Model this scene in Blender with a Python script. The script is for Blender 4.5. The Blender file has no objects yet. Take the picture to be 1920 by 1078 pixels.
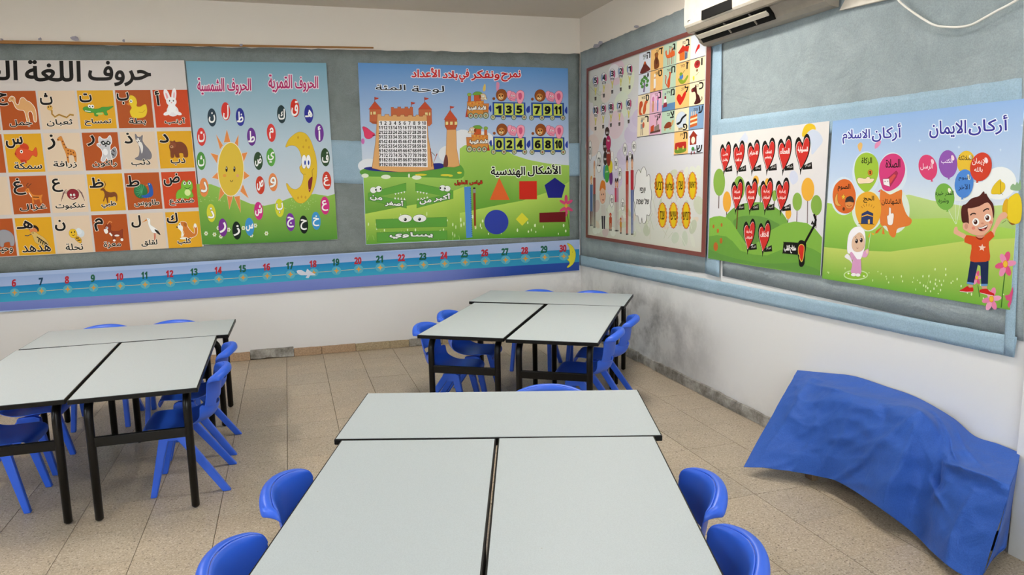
import bpy, bmesh, math, random
import numpy as np
from mathutils import Vector, Matrix
from mathutils.geometry import tessellate_polygon, delaunay_2d_cdt
R = random.Random(7)
sc = bpy.context.scene
COL = sc.collection
PI = math.pi

# ------------------------------------------------------------------ camera
CF, CPITCH, CROLL, CYAW = 1364.4, 0.1515, -0.0184, 0.2959
CLOC = Vector((0, 0, 1.6621))
XR, YB, ZC = 2.9315, 7.1041, 3.22           # right wall, back wall, ceiling
_fw = Vector((math.sin(CYAW)*math.cos(CPITCH), math.cos(CYAW)*math.cos(CPITCH), -math.sin(CPITCH)))
_r0 = Vector((math.cos(CYAW), -math.sin(CYAW), 0)); _u0 = _r0.cross(_fw)
_rt = math.cos(CROLL)*_r0 + math.sin(CROLL)*_u0
_up = -math.sin(CROLL)*_r0 + math.cos(CROLL)*_u0
cam = bpy.data.cameras.new('camera'); co = bpy.data.objects.new('camera', cam); COL.objects.link(co)
cam.sensor_width = 36; cam.lens = CF*36/1920; cam.clip_start = 0.05
m = Matrix((_rt, _up, -_fw)).transposed().to_4x4(); m.translation = CLOC
co.matrix_world = m; sc.camera = co

# ------------------------------------------------------------------ world, lights, exposure
w = bpy.data.worlds.new('world'); sc.world = w; w.use_nodes = True
w.node_tree.nodes['Background'].inputs[0].default_value = (0.75, 0.87, 1.0, 1)
w.node_tree.nodes['Background'].inputs[1].default_value = 0.9
sc.view_settings.view_transform = 'Standard'; sc.view_settings.look = 'None'
sc.view_settings.gamma = 1; sc.view_settings.use_curve_mapping = False
sc.view_settings.exposure = 0.0
def area(name, loc, aim, sx, sy, power, col):
    l = bpy.data.lights.new(name, 'AREA'); l.shape = 'RECTANGLE'; l.size = sx; l.size_y = sy
    l.energy = power; l.color = col
    o = bpy.data.objects.new(name, l); COL.objects.link(o); o.location = loc
    o.rotation_euler = (Vector(aim)-Vector(loc)).to_track_quat('-Z', 'Y').to_euler()
    return o
LAMPS = [(1.85, 4.35), (-1.75, 4.6), (1.85, 1.5), (-1.75, 1.5)]
for (lx, ly), pw in zip(LAMPS, (46, 38, 20, 22)):
    area('ceiling_lamp_light', (lx, ly, ZC-0.11), (lx, ly, 0), 0.25, 1.15, pw, (1.0, 0.95, 0.87))
# daylight through the windows behind the camera and in the left wall
area('rear_window_light', (-0.3, -2.62, 1.75), (0.3, 4.0, 1.5), 3.4, 1.5, 185, (0.85, 0.94, 1.0))
area('side_window_light', (-4.72, 2.2, 1.75), (0.0, 2.4, 1.3), 3.2, 1.5, 115, (0.85, 0.94, 1.0))

# ------------------------------------------------------------------ helpers
def ray(px, py):
    return _fw + _rt*((px-960)/CF) - _up*((py-539)/CF)
def on_x(px, py, X):
    d = ray(px, py); return CLOC + d*((X-CLOC.x)/d.x)
def on_y(px, py, Y):
    d = ray(px, py); return CLOC + d*((Y-CLOC.y)/d.y)
def on_z(px, py, Z):
    d = ray(px, py); return CLOC + d*((Z-CLOC.z)/d.z)
def lin(c):
    return c/12.92 if c <= 0.04045 else ((c+0.055)/1.055)**2.4
def hexc(h, k=1.0):
    h = h.lstrip('#')
    if len(h) == 3: h = ''.join(a+a for a in h)
    return tuple(min(0.95, lin(int(h[i:i+2], 16)/255)*k) for i in (0, 2, 4)) + (1,)
def link(o, parent=None):
    COL.objects.link(o)
    if parent is not None: o.parent = parent
    return o
def tag(o, label=None, cat=None, group=None, kind=None):
    if label: o['label'] = label
    if cat: o['category'] = cat
    if group: o['group'] = group
    if kind: o['kind'] = kind
    return o
def empty(name, loc=(0, 0, 0), rz=0):
    o = bpy.data.objects.new(name, None); o.location = loc; o.rotation_euler = (0, 0, rz); o.empty_display_size = 0.1
    return link(o)
def mesh_obj(name, verts, faces, mat, parent=None, smooth=False):
    me = bpy.data.meshes.new(name); me.from_pydata([tuple(v) for v in verts], [], faces); me.update()
    for mm in (mat if isinstance(mat, (list, tuple)) else [mat]): me.materials.append(mm)
    if smooth: me.polygons.foreach_set('use_smooth', [True]*len(me.polygons))
    return link(bpy.data.objects.new(name, me), parent)
def bm_obj(name, bm, mat, parent=None, smooth=False, bevel=0, seg=2, angle=0.6):
    me = bpy.data.meshes.new(name); bmesh.ops.recalc_face_normals(bm, faces=bm.faces); bm.to_mesh(me); bm.free()
    me.materials.append(mat)
    if smooth: me.polygons.foreach_set('use_smooth', [True]*len(me.polygons))
    o = link(bpy.data.objects.new(name, me), parent)
    if bevel:
        b = o.modifiers.new('bevel', 'BEVEL'); b.width = bevel; b.segments = seg; b.limit_method = 'ANGLE'; b.angle_limit = angle
    return o
def add_box(bm, x0, x1, y0, y1, z0, z1, M=None):
    vs = [bm.verts.new((M @ Vector(c)) if M else c) for c in
          [(x0, y0, z0), (x1, y0, z0), (x1, y1, z0), (x0, y1, z0), (x0, y0, z1), (x1, y0, z1), (x1, y1, z1), (x0, y1, z1)]]
    for f in [(0, 3, 2, 1), (4, 5, 6, 7), (0, 1, 5, 4), (1, 2, 6, 5), (2, 3, 7, 6), (3, 0, 4, 7)]:
        bm.faces.new([vs[i] for i in f])
def box(name, x0, x1, y0, y1, z0, z1, mat, parent=None, bevel=0):
    bm = bmesh.new(); add_box(bm, x0, x1, y0, y1, z0, z1)
    return bm_obj(name, bm, mat, parent, bevel=bevel)
def add_tube(bm, pts, r, n=12, cap=True, squash=1.0):
    pts = [Vector(p) for p in pts]; rings = []
    prev = None
    for i, p in enumerate(pts):
        t = ((pts[i+1]-p) if i+1 < len(pts) else (p-pts[i-1]))
        if 0 < i < len(pts)-1: t = (pts[i+1]-p).normalized() + (p-pts[i-1]).normalized()
        t.normalize()
        if prev is None:
            a = Vector((0, 0, 1)) if abs(t.z) < 0.9 else Vector((0, 1, 0))
            u = t.cross(a).normalized()
        else:
            u = (prev - t*prev.dot(t)).normalized()
        prev = u; v = t.cross(u)
        rr = r[i] if isinstance(r, (list, tuple)) else r
        rings.append([bm.verts.new(p + u*math.cos(2*PI*k/n)*rr + v*math.sin(2*PI*k/n)*rr*squash) for k in range(n)])
    for a, b in zip(rings, rings[1:]):
        for k in range(n): bm.faces.new([a[k], a[(k+1) % n], b[(k+1) % n], b[k]])
    if cap:
        bm.faces.new(rings[0][::-1]); bm.faces.new(rings[-1])
def add_prism(bm, poly, axis, a0, a1):
    """poly: 2D outline in the two remaining axes, extruded along axis"""
    def v(p, a):
        c = [p[0], p[1]]; c.insert(axis, a); return bm.verts.new(c)
    A = [v(p, a0) for p in poly]; B = [v(p, a1) for p in poly]; n = len(poly)
    bm.faces.new(A[::-1]); bm.faces.new(B)
    for i in range(n): bm.faces.new([A[i], A[(i+1) % n], B[(i+1) % n], B[i]])

# ------------------------------------------------------------------ materials
class NM:
    def __init__(s, name):
        s.m = bpy.data.materials.new(name); s.m.use_nodes = True; s.t = s.m.node_tree
        s.b = s.t.nodes['Principled BSDF']
        s.tc = s.n('ShaderNodeTexCoord')
    def n(s, typ, **kw):
        x = s.t.nodes.new(typ)
        for k, v in kw.items():
            if k.startswith('_'): setattr(x, k[1:], v)
            else: x.inputs[k.replace('_', ' ')].default_value = v
        return x
    def l(s, a, b): s.t.links.new(a, b)
    def ramp(s, src, stops):
        r = s.n('ShaderNodeValToRGB'); e = r.color_ramp.elements
        while len(e) < len(stops): e.new(0.5)
        for i, (p, c) in enumerate(stops): e[i].position = p; e[i].color = c if len(c) == 4 else (*c, 1)
        s.l(src, r.inputs[0]); return r.outputs[0]
    def mix(s, fac, a, b, mode='MIX'):
        x = s.n('ShaderNodeMix', _data_type='RGBA', _blend_type=mode)
        for i, v in ((0, fac), (6, a), (7, b)):
            if hasattr(v, 'is_output'): s.l(v, x.inputs[i])
            elif i == 0: x.inputs[0].default_value = v
            else: x.inputs[i].default_value = v if len(v) == 4 else (*v, 1)
        return x.outputs[2]
    def noise(s, scale, detail=4, rough=0.55, vec=None, dist=0):
        x = s.n('ShaderNodeTexNoise', Scale=scale, Detail=detail, Roughness=rough, Distortion=dist)
        s.l(vec or s.tc.outputs['Object'], x.inputs['Vector']); return x.outputs['Fac']
    def bump(s, h, strength, dist=0.002):
        x = s.n('ShaderNodeBump', Strength=strength, Distance=dist); s.l(h, x.inputs['Height'])
        if s.b.inputs['Normal'].is_linked: s.l(s.b.inputs['Normal'].links[0].from_socket, x.inputs['Normal'])
        s.l(x.outputs[0], s.b.inputs['Normal'])
    def base(s, v):
        if hasattr(v, 'is_output'): s.l(v, s.b.inputs['Base Color'])
        else: s.b.inputs['Base Color'].default_value = v
def simple(name, h, rough=0.5, k=1.0, spec=0.5, metal=0):
    M = NM(name); M.base(hexc(h, k)); M.b.inputs['Roughness'].default_value = rough
    M.b.inputs['Specular IOR Level'].default_value = spec; M.b.inputs['Metallic'].default_value = metal
    return M.m
def wall_paint(name, h):
    M = NM(name); c = hexc(h); d = tuple(x*0.93 for x in c[:3])
    f = M.ramp(M.noise(0.9, 3), [(0.35, (0, 0, 0)), (0.7, (1, 1, 1))])
    M.base(M.mix(f, c, (*d, 1))); M.b.inputs['Roughness'].default_value = 0.7
    M.bump(M.noise(14, 4), 0.12, 0.004); M.bump(M.noise(2.2, 2), 0.25, 0.01)
    return M.m
def stained_glow_wall(name, h, back=False):
    # white paint with damp grey smudges that sit near the corner (world position stains)
    M = NM(name); c = hexc(h)
    geo = M.n('ShaderNodeNewGeometry'); sep = M.n('ShaderNodeSeparateXYZ'); M.l(geo.outputs['Position'], sep.inputs[0])
    def mr(src, a, b, lo, hi):
        x = M.n('ShaderNodeMapRange', From_Min=a, From_Max=b, To_Min=lo, To_Max=hi); x.clamp = True
        M.l(src, x.inputs[0]); return x.outputs[0]
    def mul(a, b):
        x = M.n('ShaderNodeMath', _operation='MULTIPLY'); M.l(a, x.inputs[0]); M.l(b, x.inputs[1]); return x.outputs[0]
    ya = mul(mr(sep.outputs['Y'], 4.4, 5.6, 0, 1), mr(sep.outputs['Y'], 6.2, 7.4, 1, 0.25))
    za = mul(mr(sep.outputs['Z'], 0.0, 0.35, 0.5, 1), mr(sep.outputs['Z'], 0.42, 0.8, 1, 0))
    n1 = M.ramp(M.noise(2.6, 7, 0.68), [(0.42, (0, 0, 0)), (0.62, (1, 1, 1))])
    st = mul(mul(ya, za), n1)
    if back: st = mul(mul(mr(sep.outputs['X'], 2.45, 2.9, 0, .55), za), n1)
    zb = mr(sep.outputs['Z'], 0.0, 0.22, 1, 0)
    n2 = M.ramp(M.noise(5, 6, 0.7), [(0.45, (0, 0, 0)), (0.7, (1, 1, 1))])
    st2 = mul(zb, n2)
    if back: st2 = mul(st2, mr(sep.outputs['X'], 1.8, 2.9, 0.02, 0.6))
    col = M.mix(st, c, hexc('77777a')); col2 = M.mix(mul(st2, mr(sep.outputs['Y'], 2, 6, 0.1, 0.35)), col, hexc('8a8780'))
    M.base(M.mix(mr(sep.outputs['Z'], 2.55, 2.6, 0, 1), col2, hexc('e6dccf'))); M.b.inputs['Roughness'].default_value = 0.65  # upper wall tinted cream: warm lamp glow painted into the colour
    M.bump(M.noise(18, 4), 0.15, 0.004); M.bump(M.noise(2.2, 2), 0.25, 0.01)
    return M.m
def fabric(name, h, h2, wr=0.5):
    M = NM(name)
    f = M.ramp(M.noise(5, 8, 0.7, dist=0.6), [(0.3, (0, 0, 0)), (0.75, (1, 1, 1))])
    c = M.mix(f, hexc(h), hexc(h2)); g = M.ramp(M.noise(160, 2), [(0.3, (0.86,)*3), (0.7, (1.06,)*3)])
    M.base(M.mix(1.0, c, g, 'MULTIPLY')); M.b.inputs['Roughness'].default_value = 0.85
    M.b.inputs['Specular IOR Level'].default_value = 0.2
    M.bump(M.noise(260, 2), 0.25, 0.001)
    mp = M.n('ShaderNodeMapping', Scale=(1.0, 1.0, 1.5)); M.l(M.tc.outputs['Object'], mp.inputs[0])
    M.bump(M.noise(3.0, 4, 0.55, mp.outputs[0], 0.5), wr, 0.03)
    return M.m
def terrazzo():
    M = NM('terrazzo'); geo = M.n('ShaderNodeNewGeometry'); pos = geo.outputs['Position']
    oi = M.n('ShaderNodeObjectInfo')
    a = M.ramp(M.noise(95, 3, 0.8, pos), [(0.30, hexc('978876')), (0.43, hexc('b0a28e')), (0.55, hexc('bfb19d')), (0.70, hexc('cfc3b0'))])
    v = M.n('ShaderNodeTexVoronoi', Scale=170.0); M.l(pos, v.inputs['Vector'])
    vc = M.n('ShaderNodeSeparateColor'); M.l(v.outputs['Color'], vc.inputs[0])
    dk = M.ramp(vc.outputs[0], [(0.0, (1,)*3), (0.025, (1,)*3), (0.05, (0,)*3)])
    lt = M.ramp(vc.outputs[1], [(0.86, (0,)*3), (0.92, (1,)*3)])
    c = M.mix(dk, a, hexc('857869')); c = M.mix(lt, c, hexc('cfc4b3'))
    big = M.ramp(M.noise(1.6, 5, 0.65, pos), [(0.35, (0.86, 0.86, 0.86)), (0.65, (1.0, 1.0, 1.0))])
    c = M.mix(1.0, c, big, 'MULTIPLY')
    t = M.ramp(oi.outputs['Random'], [(0, (0.93, 0.92, 0.90)), (0.5, (1.0, 0.99, 0.97)), (1, (1.03, 1.0, 0.96))])
    M.base(M.mix(1.0, c, t, 'MULTIPLY'))
    M.b.inputs['Roughness'].default_value = 0.42; M.b.inputs['Specular IOR Level'].default_value = 0.35
    M.bump(M.noise(40, 3, 0.6, pos), 0.06, 0.001)
    return M.m
def stone(name, h, h2):
    M = NM(name)
    a = M.ramp(M.noise(70, 4, 0.8), [(0.35, hexc(h2)), (0.6, hexc(h))])
    M.base(a); M.b.inputs['Roughness'].default_value = 0.7; M.bump(M.noise(30, 4), 0.4, 0.003)
    return M.m
def dirty_stone():
    M = NM('painted_skirting'); geo = M.n('ShaderNodeNewGeometry'); pos = geo.outputs['Position']
    a = M.ramp(M.noise(7, 8, 0.75, pos), [(0.38, hexc('6e6a62')), (0.5, hexc('94918a')), (0.66, hexc('bdbab3'))])
    M.base(a); M.b.inputs['Roughness'].default_value = 0.75; M.bump(M.noise(25, 5, 0.6, pos), 0.5, 0.006)
    return M.m
def plastic():
    M = NM('blue_plastic'); M.base(hexc('2e63de'))
    M.b.inputs['Roughness'].default_value = 0.38; M.b.inputs['Subsurface Weight'].default_value = 0.0
    M.bump(M.noise(700, 2), 0.06, 0.0005)
    return M.m
def laminate():
    M = NM('grey_laminate'); f = M.ramp(M.noise(260, 2), [(0.4, hexc('b6bfc3')), (0.6, hexc('bcc5c9'))])
    v = M.n('ShaderNodeTexVoronoi', Scale=7.0); M.l(M.tc.outputs['Object'], v.inputs['Vector'])
    d = M.ramp(v.outputs['Distance'], [(0.0, (1,)*3), (0.012, (1,)*3), (0.02, (0,)*3)])
    M.base(M.mix(d, f, hexc('a9aba8'))); M.b.inputs['Roughness'].default_value = 0.5; M.b.inputs['Specular IOR Level'].default_value = 0.35
    return M.m
def cloth_mat():
    M = NM('blue_nonwoven'); f = M.noise(240, 3, 0.7)
    c = M.ramp(f, [(0.35, hexc('2a55ab')), (0.65, hexc('3361bb'))]); M.base(c)
    M.b.inputs['Roughness'].default_value = 0.6; M.b.inputs['Specular IOR Level'].default_value = 0.3
    M.b.inputs['Sheen Weight'].default_value = 0.04
    M.bump(f, 0.2, 0.001); M.bump(M.noise(9, 6, 0.6, dist=1.0), 0.35, 0.02)
    return M.m
def print_mat():
    M = NM('printed_vinyl'); a = M.n('ShaderNodeAttribute', _attribute_name='ink'); M.base(a.outputs['Color'])
    M.b.inputs['Roughness'].default_value = 0.42; M.b.inputs['Specular IOR Level'].default_value = 0.14
    M.bump(M.noise(3.0, 4, 0.55), 0.3, 0.02)
    return M.m
def ac_plastic(name, h):
    M = NM(name); f = M.ramp(M.noise(9, 5, 0.7), [(0.4, hexc(h)), (0.75, tuple(x*0.8 for x in hexc(h)[:3])+(1,))])
    M.base(f); M.b.inputs['Roughness'].default_value = 0.4
    return M.m
WHITE = wall_paint('wall_paint_warm', 'e4ddd2'); RWHITE = stained_glow_wall('wall_paint_stained', 'e1e1e0')
BWHITE = stained_glow_wall('wall_paint_lower', 'dfdedd', True)
CEIL = wall_paint('ceiling_paint', 'd5cbbd')
GREYF = fabric('grey_blue_fabric', 'a0abae', '8b979a', 0.8); GREYF_SHADE = fabric('grey_blue_fabric_shade', '8a9291', '737b7a', 0.8)  # second copy is darker: weaker light on the back wall put into its colour
LTF = fabric('light_blue_fabric', 'a1bacb', '93aebf', 0.4)
TERR = terrazzo(); GROUT = simple('grout', '5a4f43', 0.9)
TAN = stone('tan_stone', 'b79b7d', '94785c'); TAN2 = stone('ochre_stone', 'b5a384', '8c7c60'); DSTONE = dirty_stone()
PLAST = plastic(); LAM = laminate(); CLOTH = cloth_mat(); PRINT = print_mat()
SCRAP = simple('fabric_scrap', 'a39ea8', 0.85)
BLACK = simple('black_paint', '080706', 0.35, 1.0, 0.3); EDGE = simple('black_edge', '0a0a0a', 0.4, 1.0, 0.25)
FRAME = simple('brown_frame', '7a3f38', 0.5); WOODT = simple('orange_wood', '9c6a2c', 0.55); WOOD = simple('bench_wood', '7a6248', 0.6)
ACW = ac_plastic('ac_white', 'd9d0c2'); ACG = ac_plastic('ac_grey', '9c9285'); DARK = simple('dark', '0a0908', 0.6, 1.0, 0.2)
METW = simple('louvre', 'd2c8b8', 0.3); CABLE = simple('cable_white', 'e6e2da', 0.45)
LAMPM = NM('lamp_diffuser'); LAMPM.b.inputs['Emission Color'].default_value = (1, 0.94, 0.86, 1); LAMPM.b.inputs['Emission Strength'].default_value = 2.0; LAMPM = LAMPM.m
LAMPB = simple('lamp_body', 'e8e8e6', 0.4); ALU = simple('window_frame', 'd8d8d6', 0.4)
GLASS = NM('glass'); GLASS.b.inputs['Transmission Weight'].default_value = 1.0; GLASS.b.inputs['Roughness'].default_value = 0.0; GLASS.b.inputs['IOR'].default_value = 1.02; GLASS = GLASS.m

# ------------------------------------------------------------------ setting
XL, YR = -4.4, -2.3
TS = 1/3.0; TX0 = -0.093; TY0 = 3.40
fl = box('floor', XL, XR, YR, YB, -0.06, -0.006, GROUT); tag(fl, kind='structure')
i0 = math.floor((-2.9-TX0)/TS); i1 = math.ceil((XR-TX0)/TS); j0 = math.floor((1.45-TY0)/TS); j1 = math.ceil((YB-TY0)/TS)
bm = bmesh.new()
hx, hy = TS/2-0.0016, TS/2-0.0008
add_box(bm, -hx, hx, -hy, hy, -0.007, 0)
tile_me = bpy.data.meshes.new('floor_tile'); bmesh.ops.recalc_face_normals(bm, faces=bm.faces); bm.to_mesh(tile_me); bm.free(); tile_me.materials.append(TERR)
ntile = 0
rest = bmesh.new()
for i in range(math.floor((XL-TX0)/TS), i1):
    for j in range(math.floor((YR-TY0)/TS), j1):
        cx, cy = TX0+(i+.5)*TS, TY0+(j+.5)*TS
        x0, x1, y0, y1 = max(cx-hx, XL), min(cx+hx, XR), max(cy-hy, YR), min(cy+hy, YB)
        if x1-x0 < 0.02 or y1-y0 < 0.02: continue
        P = CLOC; d = Vector((cx, cy, 0))-CLOC; zz = d.dot(_fw)
        vis = zz > 0.5 and abs(d.dot(_rt)/zz*CF) < 960+170*2/zz and -d.dot(_up)/zz*CF < 539+260*2/zz
        if vis and ntile < 300:
            ntile += 1
            if x1-x0 > 2*hx-1e-4 and y1-y0 > 2*hy-1e-4:
                o = bpy.data.objects.new('floor_tile', tile_me); link(o, fl); o.location = (cx, cy, R.uniform(-0.0006, 0.0004))
                o.rotation_euler = (R.uniform(-.0012, .0012), R.uniform(-.0012, .0012), 0)
            else:
                box('floor_tile', x0, x1, y0, y1, -0.007, 0, TERR, fl)
        else:
            add_box(rest, x0, x1, y0, y1, -0.007, 0)
o = bm_obj('outer_tiles', rest, TERR, fl); tag(o, 'terrazzo tiles outside the picture', kind='stuff')
tag(box('ceiling', XL-.1, XR+.1, YR-.1, YB+.1, ZC, ZC+.1, CEIL), kind='structure')
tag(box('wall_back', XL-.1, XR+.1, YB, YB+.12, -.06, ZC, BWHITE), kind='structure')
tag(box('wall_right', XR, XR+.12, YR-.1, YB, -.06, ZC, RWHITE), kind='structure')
def wall_with_hole(name, axis, a, t, u0, u1, h0, h1, z0, z1):
    bm = bmesh.new()
    for (p, q, r, s) in [(u0, h0, -.06, ZC), (h1, u1, -.06, ZC), (h0, h1, -.06, z0), (h0, h1, z1, ZC)]:
        if axis == 0: add_box(bm, a-t, a, p, q, r, s)
        else: add_box(bm, p, q, a-t, a, r, s)
    o = bm_obj(name, bm, WHITE); tag(o, kind='structure'); return o
wall_with_hole('wall_left', 0, XL, .12, YR, YB, 0.6, 3.8, 1.0, 2.5)
wall_with_hole('wall_rear', 1, YR, .12, XL, XR, -2.0, 1.4, 1.0, 2.5)
def window(n, axis, a, u0, u1, z0, z1):
    wo = empty('window_%d' % n, (0, 0, 0)); tag(wo, kind='structure')
    bm = bmesh.new(); t = .06
    def bb(p, q, r, s, d0=.02, d1=.07):
        if axis == 0: add_box(bm, a-d1, a-d0, p, q, r, s)
        else: add_box(bm, p, q, a-d1, a-d0, r, s)
    bb(u0, u0+t, z0, z1); bb(u1-t, u1, z0, z1); bb(u0+t, u1-t, z0, z0+t); bb(u0+t, u1-t, z1-t, z1)
    mid = (u0+u1)/2; bb(mid-.03, mid+.03, z0+t, z1-t)
    bm_obj('window_frame', bm, ALU, wo)
    for p, q in ((u0+t, mid-.03), (mid+.03, u1-t)):
        bm = bmesh.new(); bb(p, q, z0+t, z1-t, .042, .048); bm_obj('pane', bm, GLASS, wo)
window(1, 0, XL, 0.6, 3.8, 1.0, 2.5); window(2, 1, YR, -2.0, 1.4, 1.0, 2.5)
# projecting pier at the right edge of the picture, hard against the draped bench
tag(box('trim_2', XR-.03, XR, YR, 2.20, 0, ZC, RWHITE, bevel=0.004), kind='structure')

# skirting stones
bb_ = tag(box('baseboard_back', XL, XR-.001, YB-.006, YB, 0, .07, GROUT), kind='structure')
def skirt_back(pxa, pxb, mat, h, d=.018, lift=0.0, tilt=0.0):
    a = on_y(pxa, 665, YB-.02).x; b = on_y(pxb, 665, YB-.02).x
    bm = bmesh.new(); n = 5
    top = [(a+.0015+(b-a-.003)*k/n, h*(1+R.uniform(-.02, .02))) for k in range(n+1)]
    bot = [(a+.0015+(b-a-.003)*k/n, .001+lift*R.random()) for k in range(n+1)]
    A = [bm.verts.new((x, YB-d, z)) for x, z in bot+top[::-1]]; B = [bm.verts.new((x, YB-.004, z)) for x, z in bot+top[::-1]]
    bm.faces.new(A); bm.faces.new(B[::-1]); N = len(A)
    for i in range(N): bm.faces.new([A[i], B[i], B[(i+1) % N], A[(i+1) % N]])
    o = bm_obj('skirting_stone', bm, mat, bb_, bevel=.0025, seg=1); return o
for a, b, mt, h, lf in [(-420, -330, TAN, .08, 0), (-330, -240, TAN2, .08, 0), (-240, -150, TAN, .08, 0), (-150, -60, TAN, .08, 0), (-60, 35, TAN2, .08, 0), (35, 130, TAN, .08, 0), (130, 215, TAN, .08, 0),
        (215, 300, TAN2, .08, 0), (300, 385, TAN, .08, 0), (385, 469, TAN, .082, 0), (469, 551.5, DSTONE, .096, .02), (551.5, 604, TAN, .079, 0), (604, 668, TAN, .078, 0),
        (668, 732, TAN2, .076, 0), (732, 768, TAN2, .074, 0), (768, 830, DSTONE, .078, .012), (830, 893, TAN2, .076, 0), (893, 955, TAN2, .076, 0), (955, 1015, TAN2, .076, 0), (1015, 1064, DSTONE, .076, 0)]:
    skirt_back(a, b, mt, h, .02 if mt is DSTONE else .017, lf)
br_ = tag(box('baseboard_right', XR-.006, XR, 2.2, YB-.02, 0, .07, GROUT), kind='structure')
y = YB-.022
for k, L in enumerate([.33, .33, .28, .40, .27, .26, .55, .42, .38, .33, .33, .33, .33, .33, .32]):
    y1 = y; y0 = max(y-L, 2.2); h = .075+R.uniform(-.004, .008); d = .022 if k not in (4, 5) else .012+.008*(k == 5)
    bm = bmesh.new(); n = 6; rows = []
    for q in range(n+1):
        yy = y0+.001+(y1-y0-.002)*q/n; hh = h+R.uniform(-.004, .004); dd = d+R.uniform(-.0015, .0015)
        rows.append([bm.verts.new(c) for c in ((XR-dd, yy, .001), (XR-dd-.001, yy, hh*.6), (XR-dd+.003, yy, hh), (XR-.003, yy, hh+.004), (XR-.003, yy, .001))])
    for p, q in zip(rows, rows[1:]):
        for c in range(5): bm.faces.new([p[c], p[(c+1) % 5], q[(c+1) % 5], q[c]])
    bm.faces.new(rows[0]); bm.faces.new(rows[-1][::-1])
    bm_obj('skirting_stone', bm, DSTONE, br_)
    y = y0
    if y <= 2.2: break
# thin orange-brown wooden strip above the fabric on the back wall
P0 = on_y(-260, 71, YB-.01); P1 = on_y(700, 88.5, YB-.01)
bm = bmesh.new()
for k in range(6):
    a = P0.lerp(P1, k/6); b = P0.lerp(P1, (k+1)/6); t = .030-.003*k; t2 = .030-.003*(k+1)
    vs = [bm.verts.new(c) for c in [(a.x, YB-.022, a.z-t), (b.x, YB-.022, b.z-t2), (b.x, YB-.022, b.z), (a.x, YB-.022, a.z), (a.x, YB-.001, a.z-t), (b.x, YB-.001, b.z-t2), (b.x, YB-.001, b.z), (a.x, YB-.001, a.z)]]
    for f in [(0, 3, 2, 1), (4, 5, 6, 7), (0, 1, 5, 4), (1, 2, 6, 5), (2, 3, 7, 6), (3, 0, 4, 7)]: bm.faces.new([vs[i] for i in f])
tag(bm_obj('trim_1', bm, WOODT), kind='structure')

# ------------------------------------------------------------------ fabric backing sheets on the walls
def sheet(name, wall, px, off, mat, label, cat='wall covering', group=None, nx=40, nz=14, amp=.003, seed=0, rag=0.0, thick=.0015):
    """px: tl, tr, br, bl picture points of a sheet that lies on the wall; gently puckered"""
    C4 = [on_y(p[0], p[1], YB) if wall == 'b' else on_x(p[0], p[1], XR) for p in px]
    rr = random.Random(seed); ph = [(rr.uniform(2, 9), rr.uniform(1, 14), rr.uniform(0, 6), rr.uniform(.3, 1)) for _ in range(9)]
    V = []
    for j in range(nz+1):
        for i in range(nx+1):
            u, v = i/nx, j/nz
            p = (C4[0]*(1-u)+C4[1]*u)*(1-v)+(C4[3]*(1-u)+C4[2]*u)*v
            s = p.x if wall == 'b' else p.y
            h = sum(a*math.sin(f1*s*1.7+f2*p.z*2.3+f0) for f1, f2, f0, a in ph)/4
            d = off+amp*(1+h)*(1 if 0 < i < nx and 0 < j < nz else .15)
            if j == 0 and rag: p = p+Vector((0, 0, rr.uniform(-rag, rag)))
            if j == nz and rag: p = p+Vector((0, 0, rr.uniform(-rag, rag)*.6))
            V.append((p.x, YB-d, p.z) if wall == 'b' else (XR-d, p.y, p.z))
    F = [(j*(nx+1)+i, j*(nx+1)+i+1, (j+1)*(nx+1)+i+1, (j+1)*(nx+1)+i) for j in range(nz) for i in range(nx)]
    o = mesh_obj(name, V, F, mat, smooth=True)
    s = o.modifiers.new('solid', 'SOLIDIFY'); s.thickness = thick; s.offset = 0
    if label: tag(o, label, cat, group)
    return o
sheet('fabric_backing', 'b', [(-340, 75), (1086.5, 101), (1086.5, 458), (-340, 532)], .004, GREYF_SHADE, 'long grey-green fabric sheet covering the wall behind the alphabet, sun and castle posters', nx=110, nz=20, amp=.004, seed=1, rag=.005)
sheet('fabric_patch', 'b', [(610, 262), (692, 266), (694, 346), (614, 342)], .0145, LTF, 'lighter blue fabric patch between the sun poster and the castle poster', nx=10, nz=8, amp=.002, seed=2, rag=.003)
sheet('fabric_patch', 'b', [(1045, 270), (1086, 268), (1086, 330), (1045, 332)], .0145, LTF, 'lighter blue fabric patch in the wall corner right of the castle poster', nx=10, nz=8, amp=.002, seed=3, rag=.003)
sheet('fabric_backing', 'r', [(1089, 99), (1345, -10), (1345, 515), (1089, 482)], .004, GREYF, 'blue-grey fabric sheet on the right wall behind the brown framed board', nx=60, nz=20, amp=.004, seed=4, rag=.004)
sheet('fabric_backing', 'r', [(1356, -18), (1921, -300), (1921, 640), (1356, 517)], .005, GREYF, 'large blue-grey fabric sheet under the air conditioner and white cable', nx=60, nz=24, amp=.0035, seed=5)
sheet('fabric_border', 'r', [(1089, 478), (1912, 632), (1906, 670), (1089, 497)], .0145, LTF, 'pale blue fabric strip along the bottom edge of the right wall covering', nx=80, nz=4, amp=.0015, seed=6, rag=.002)
sheet('fabric_border', 'r', [(1334, 70), (1357, 60), (1352, 520), (1325, 512)], .0145, LTF, 'upright pale blue fabric strip beside the brown framed board', nx=4, nz=30, amp=.0015, seed=7)
sheet('fabric_border', 'r', [(1545, 200), (1921, 146), (1921, 208), (1545, 252)], .0145, LTF, 'pale blue fabric band above the poster with the waving boy', nx=40, nz=5, amp=.0015, seed=8, rag=.002)
sheet('fabric_border', 'r', [(1912, 205), (1925, 200), (1908, 669), (1888, 664)], .0185, LTF, 'upright pale blue fabric strip at the right end of the wall covering', nx=4, nz=20, amp=.0015, seed=9)
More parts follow.
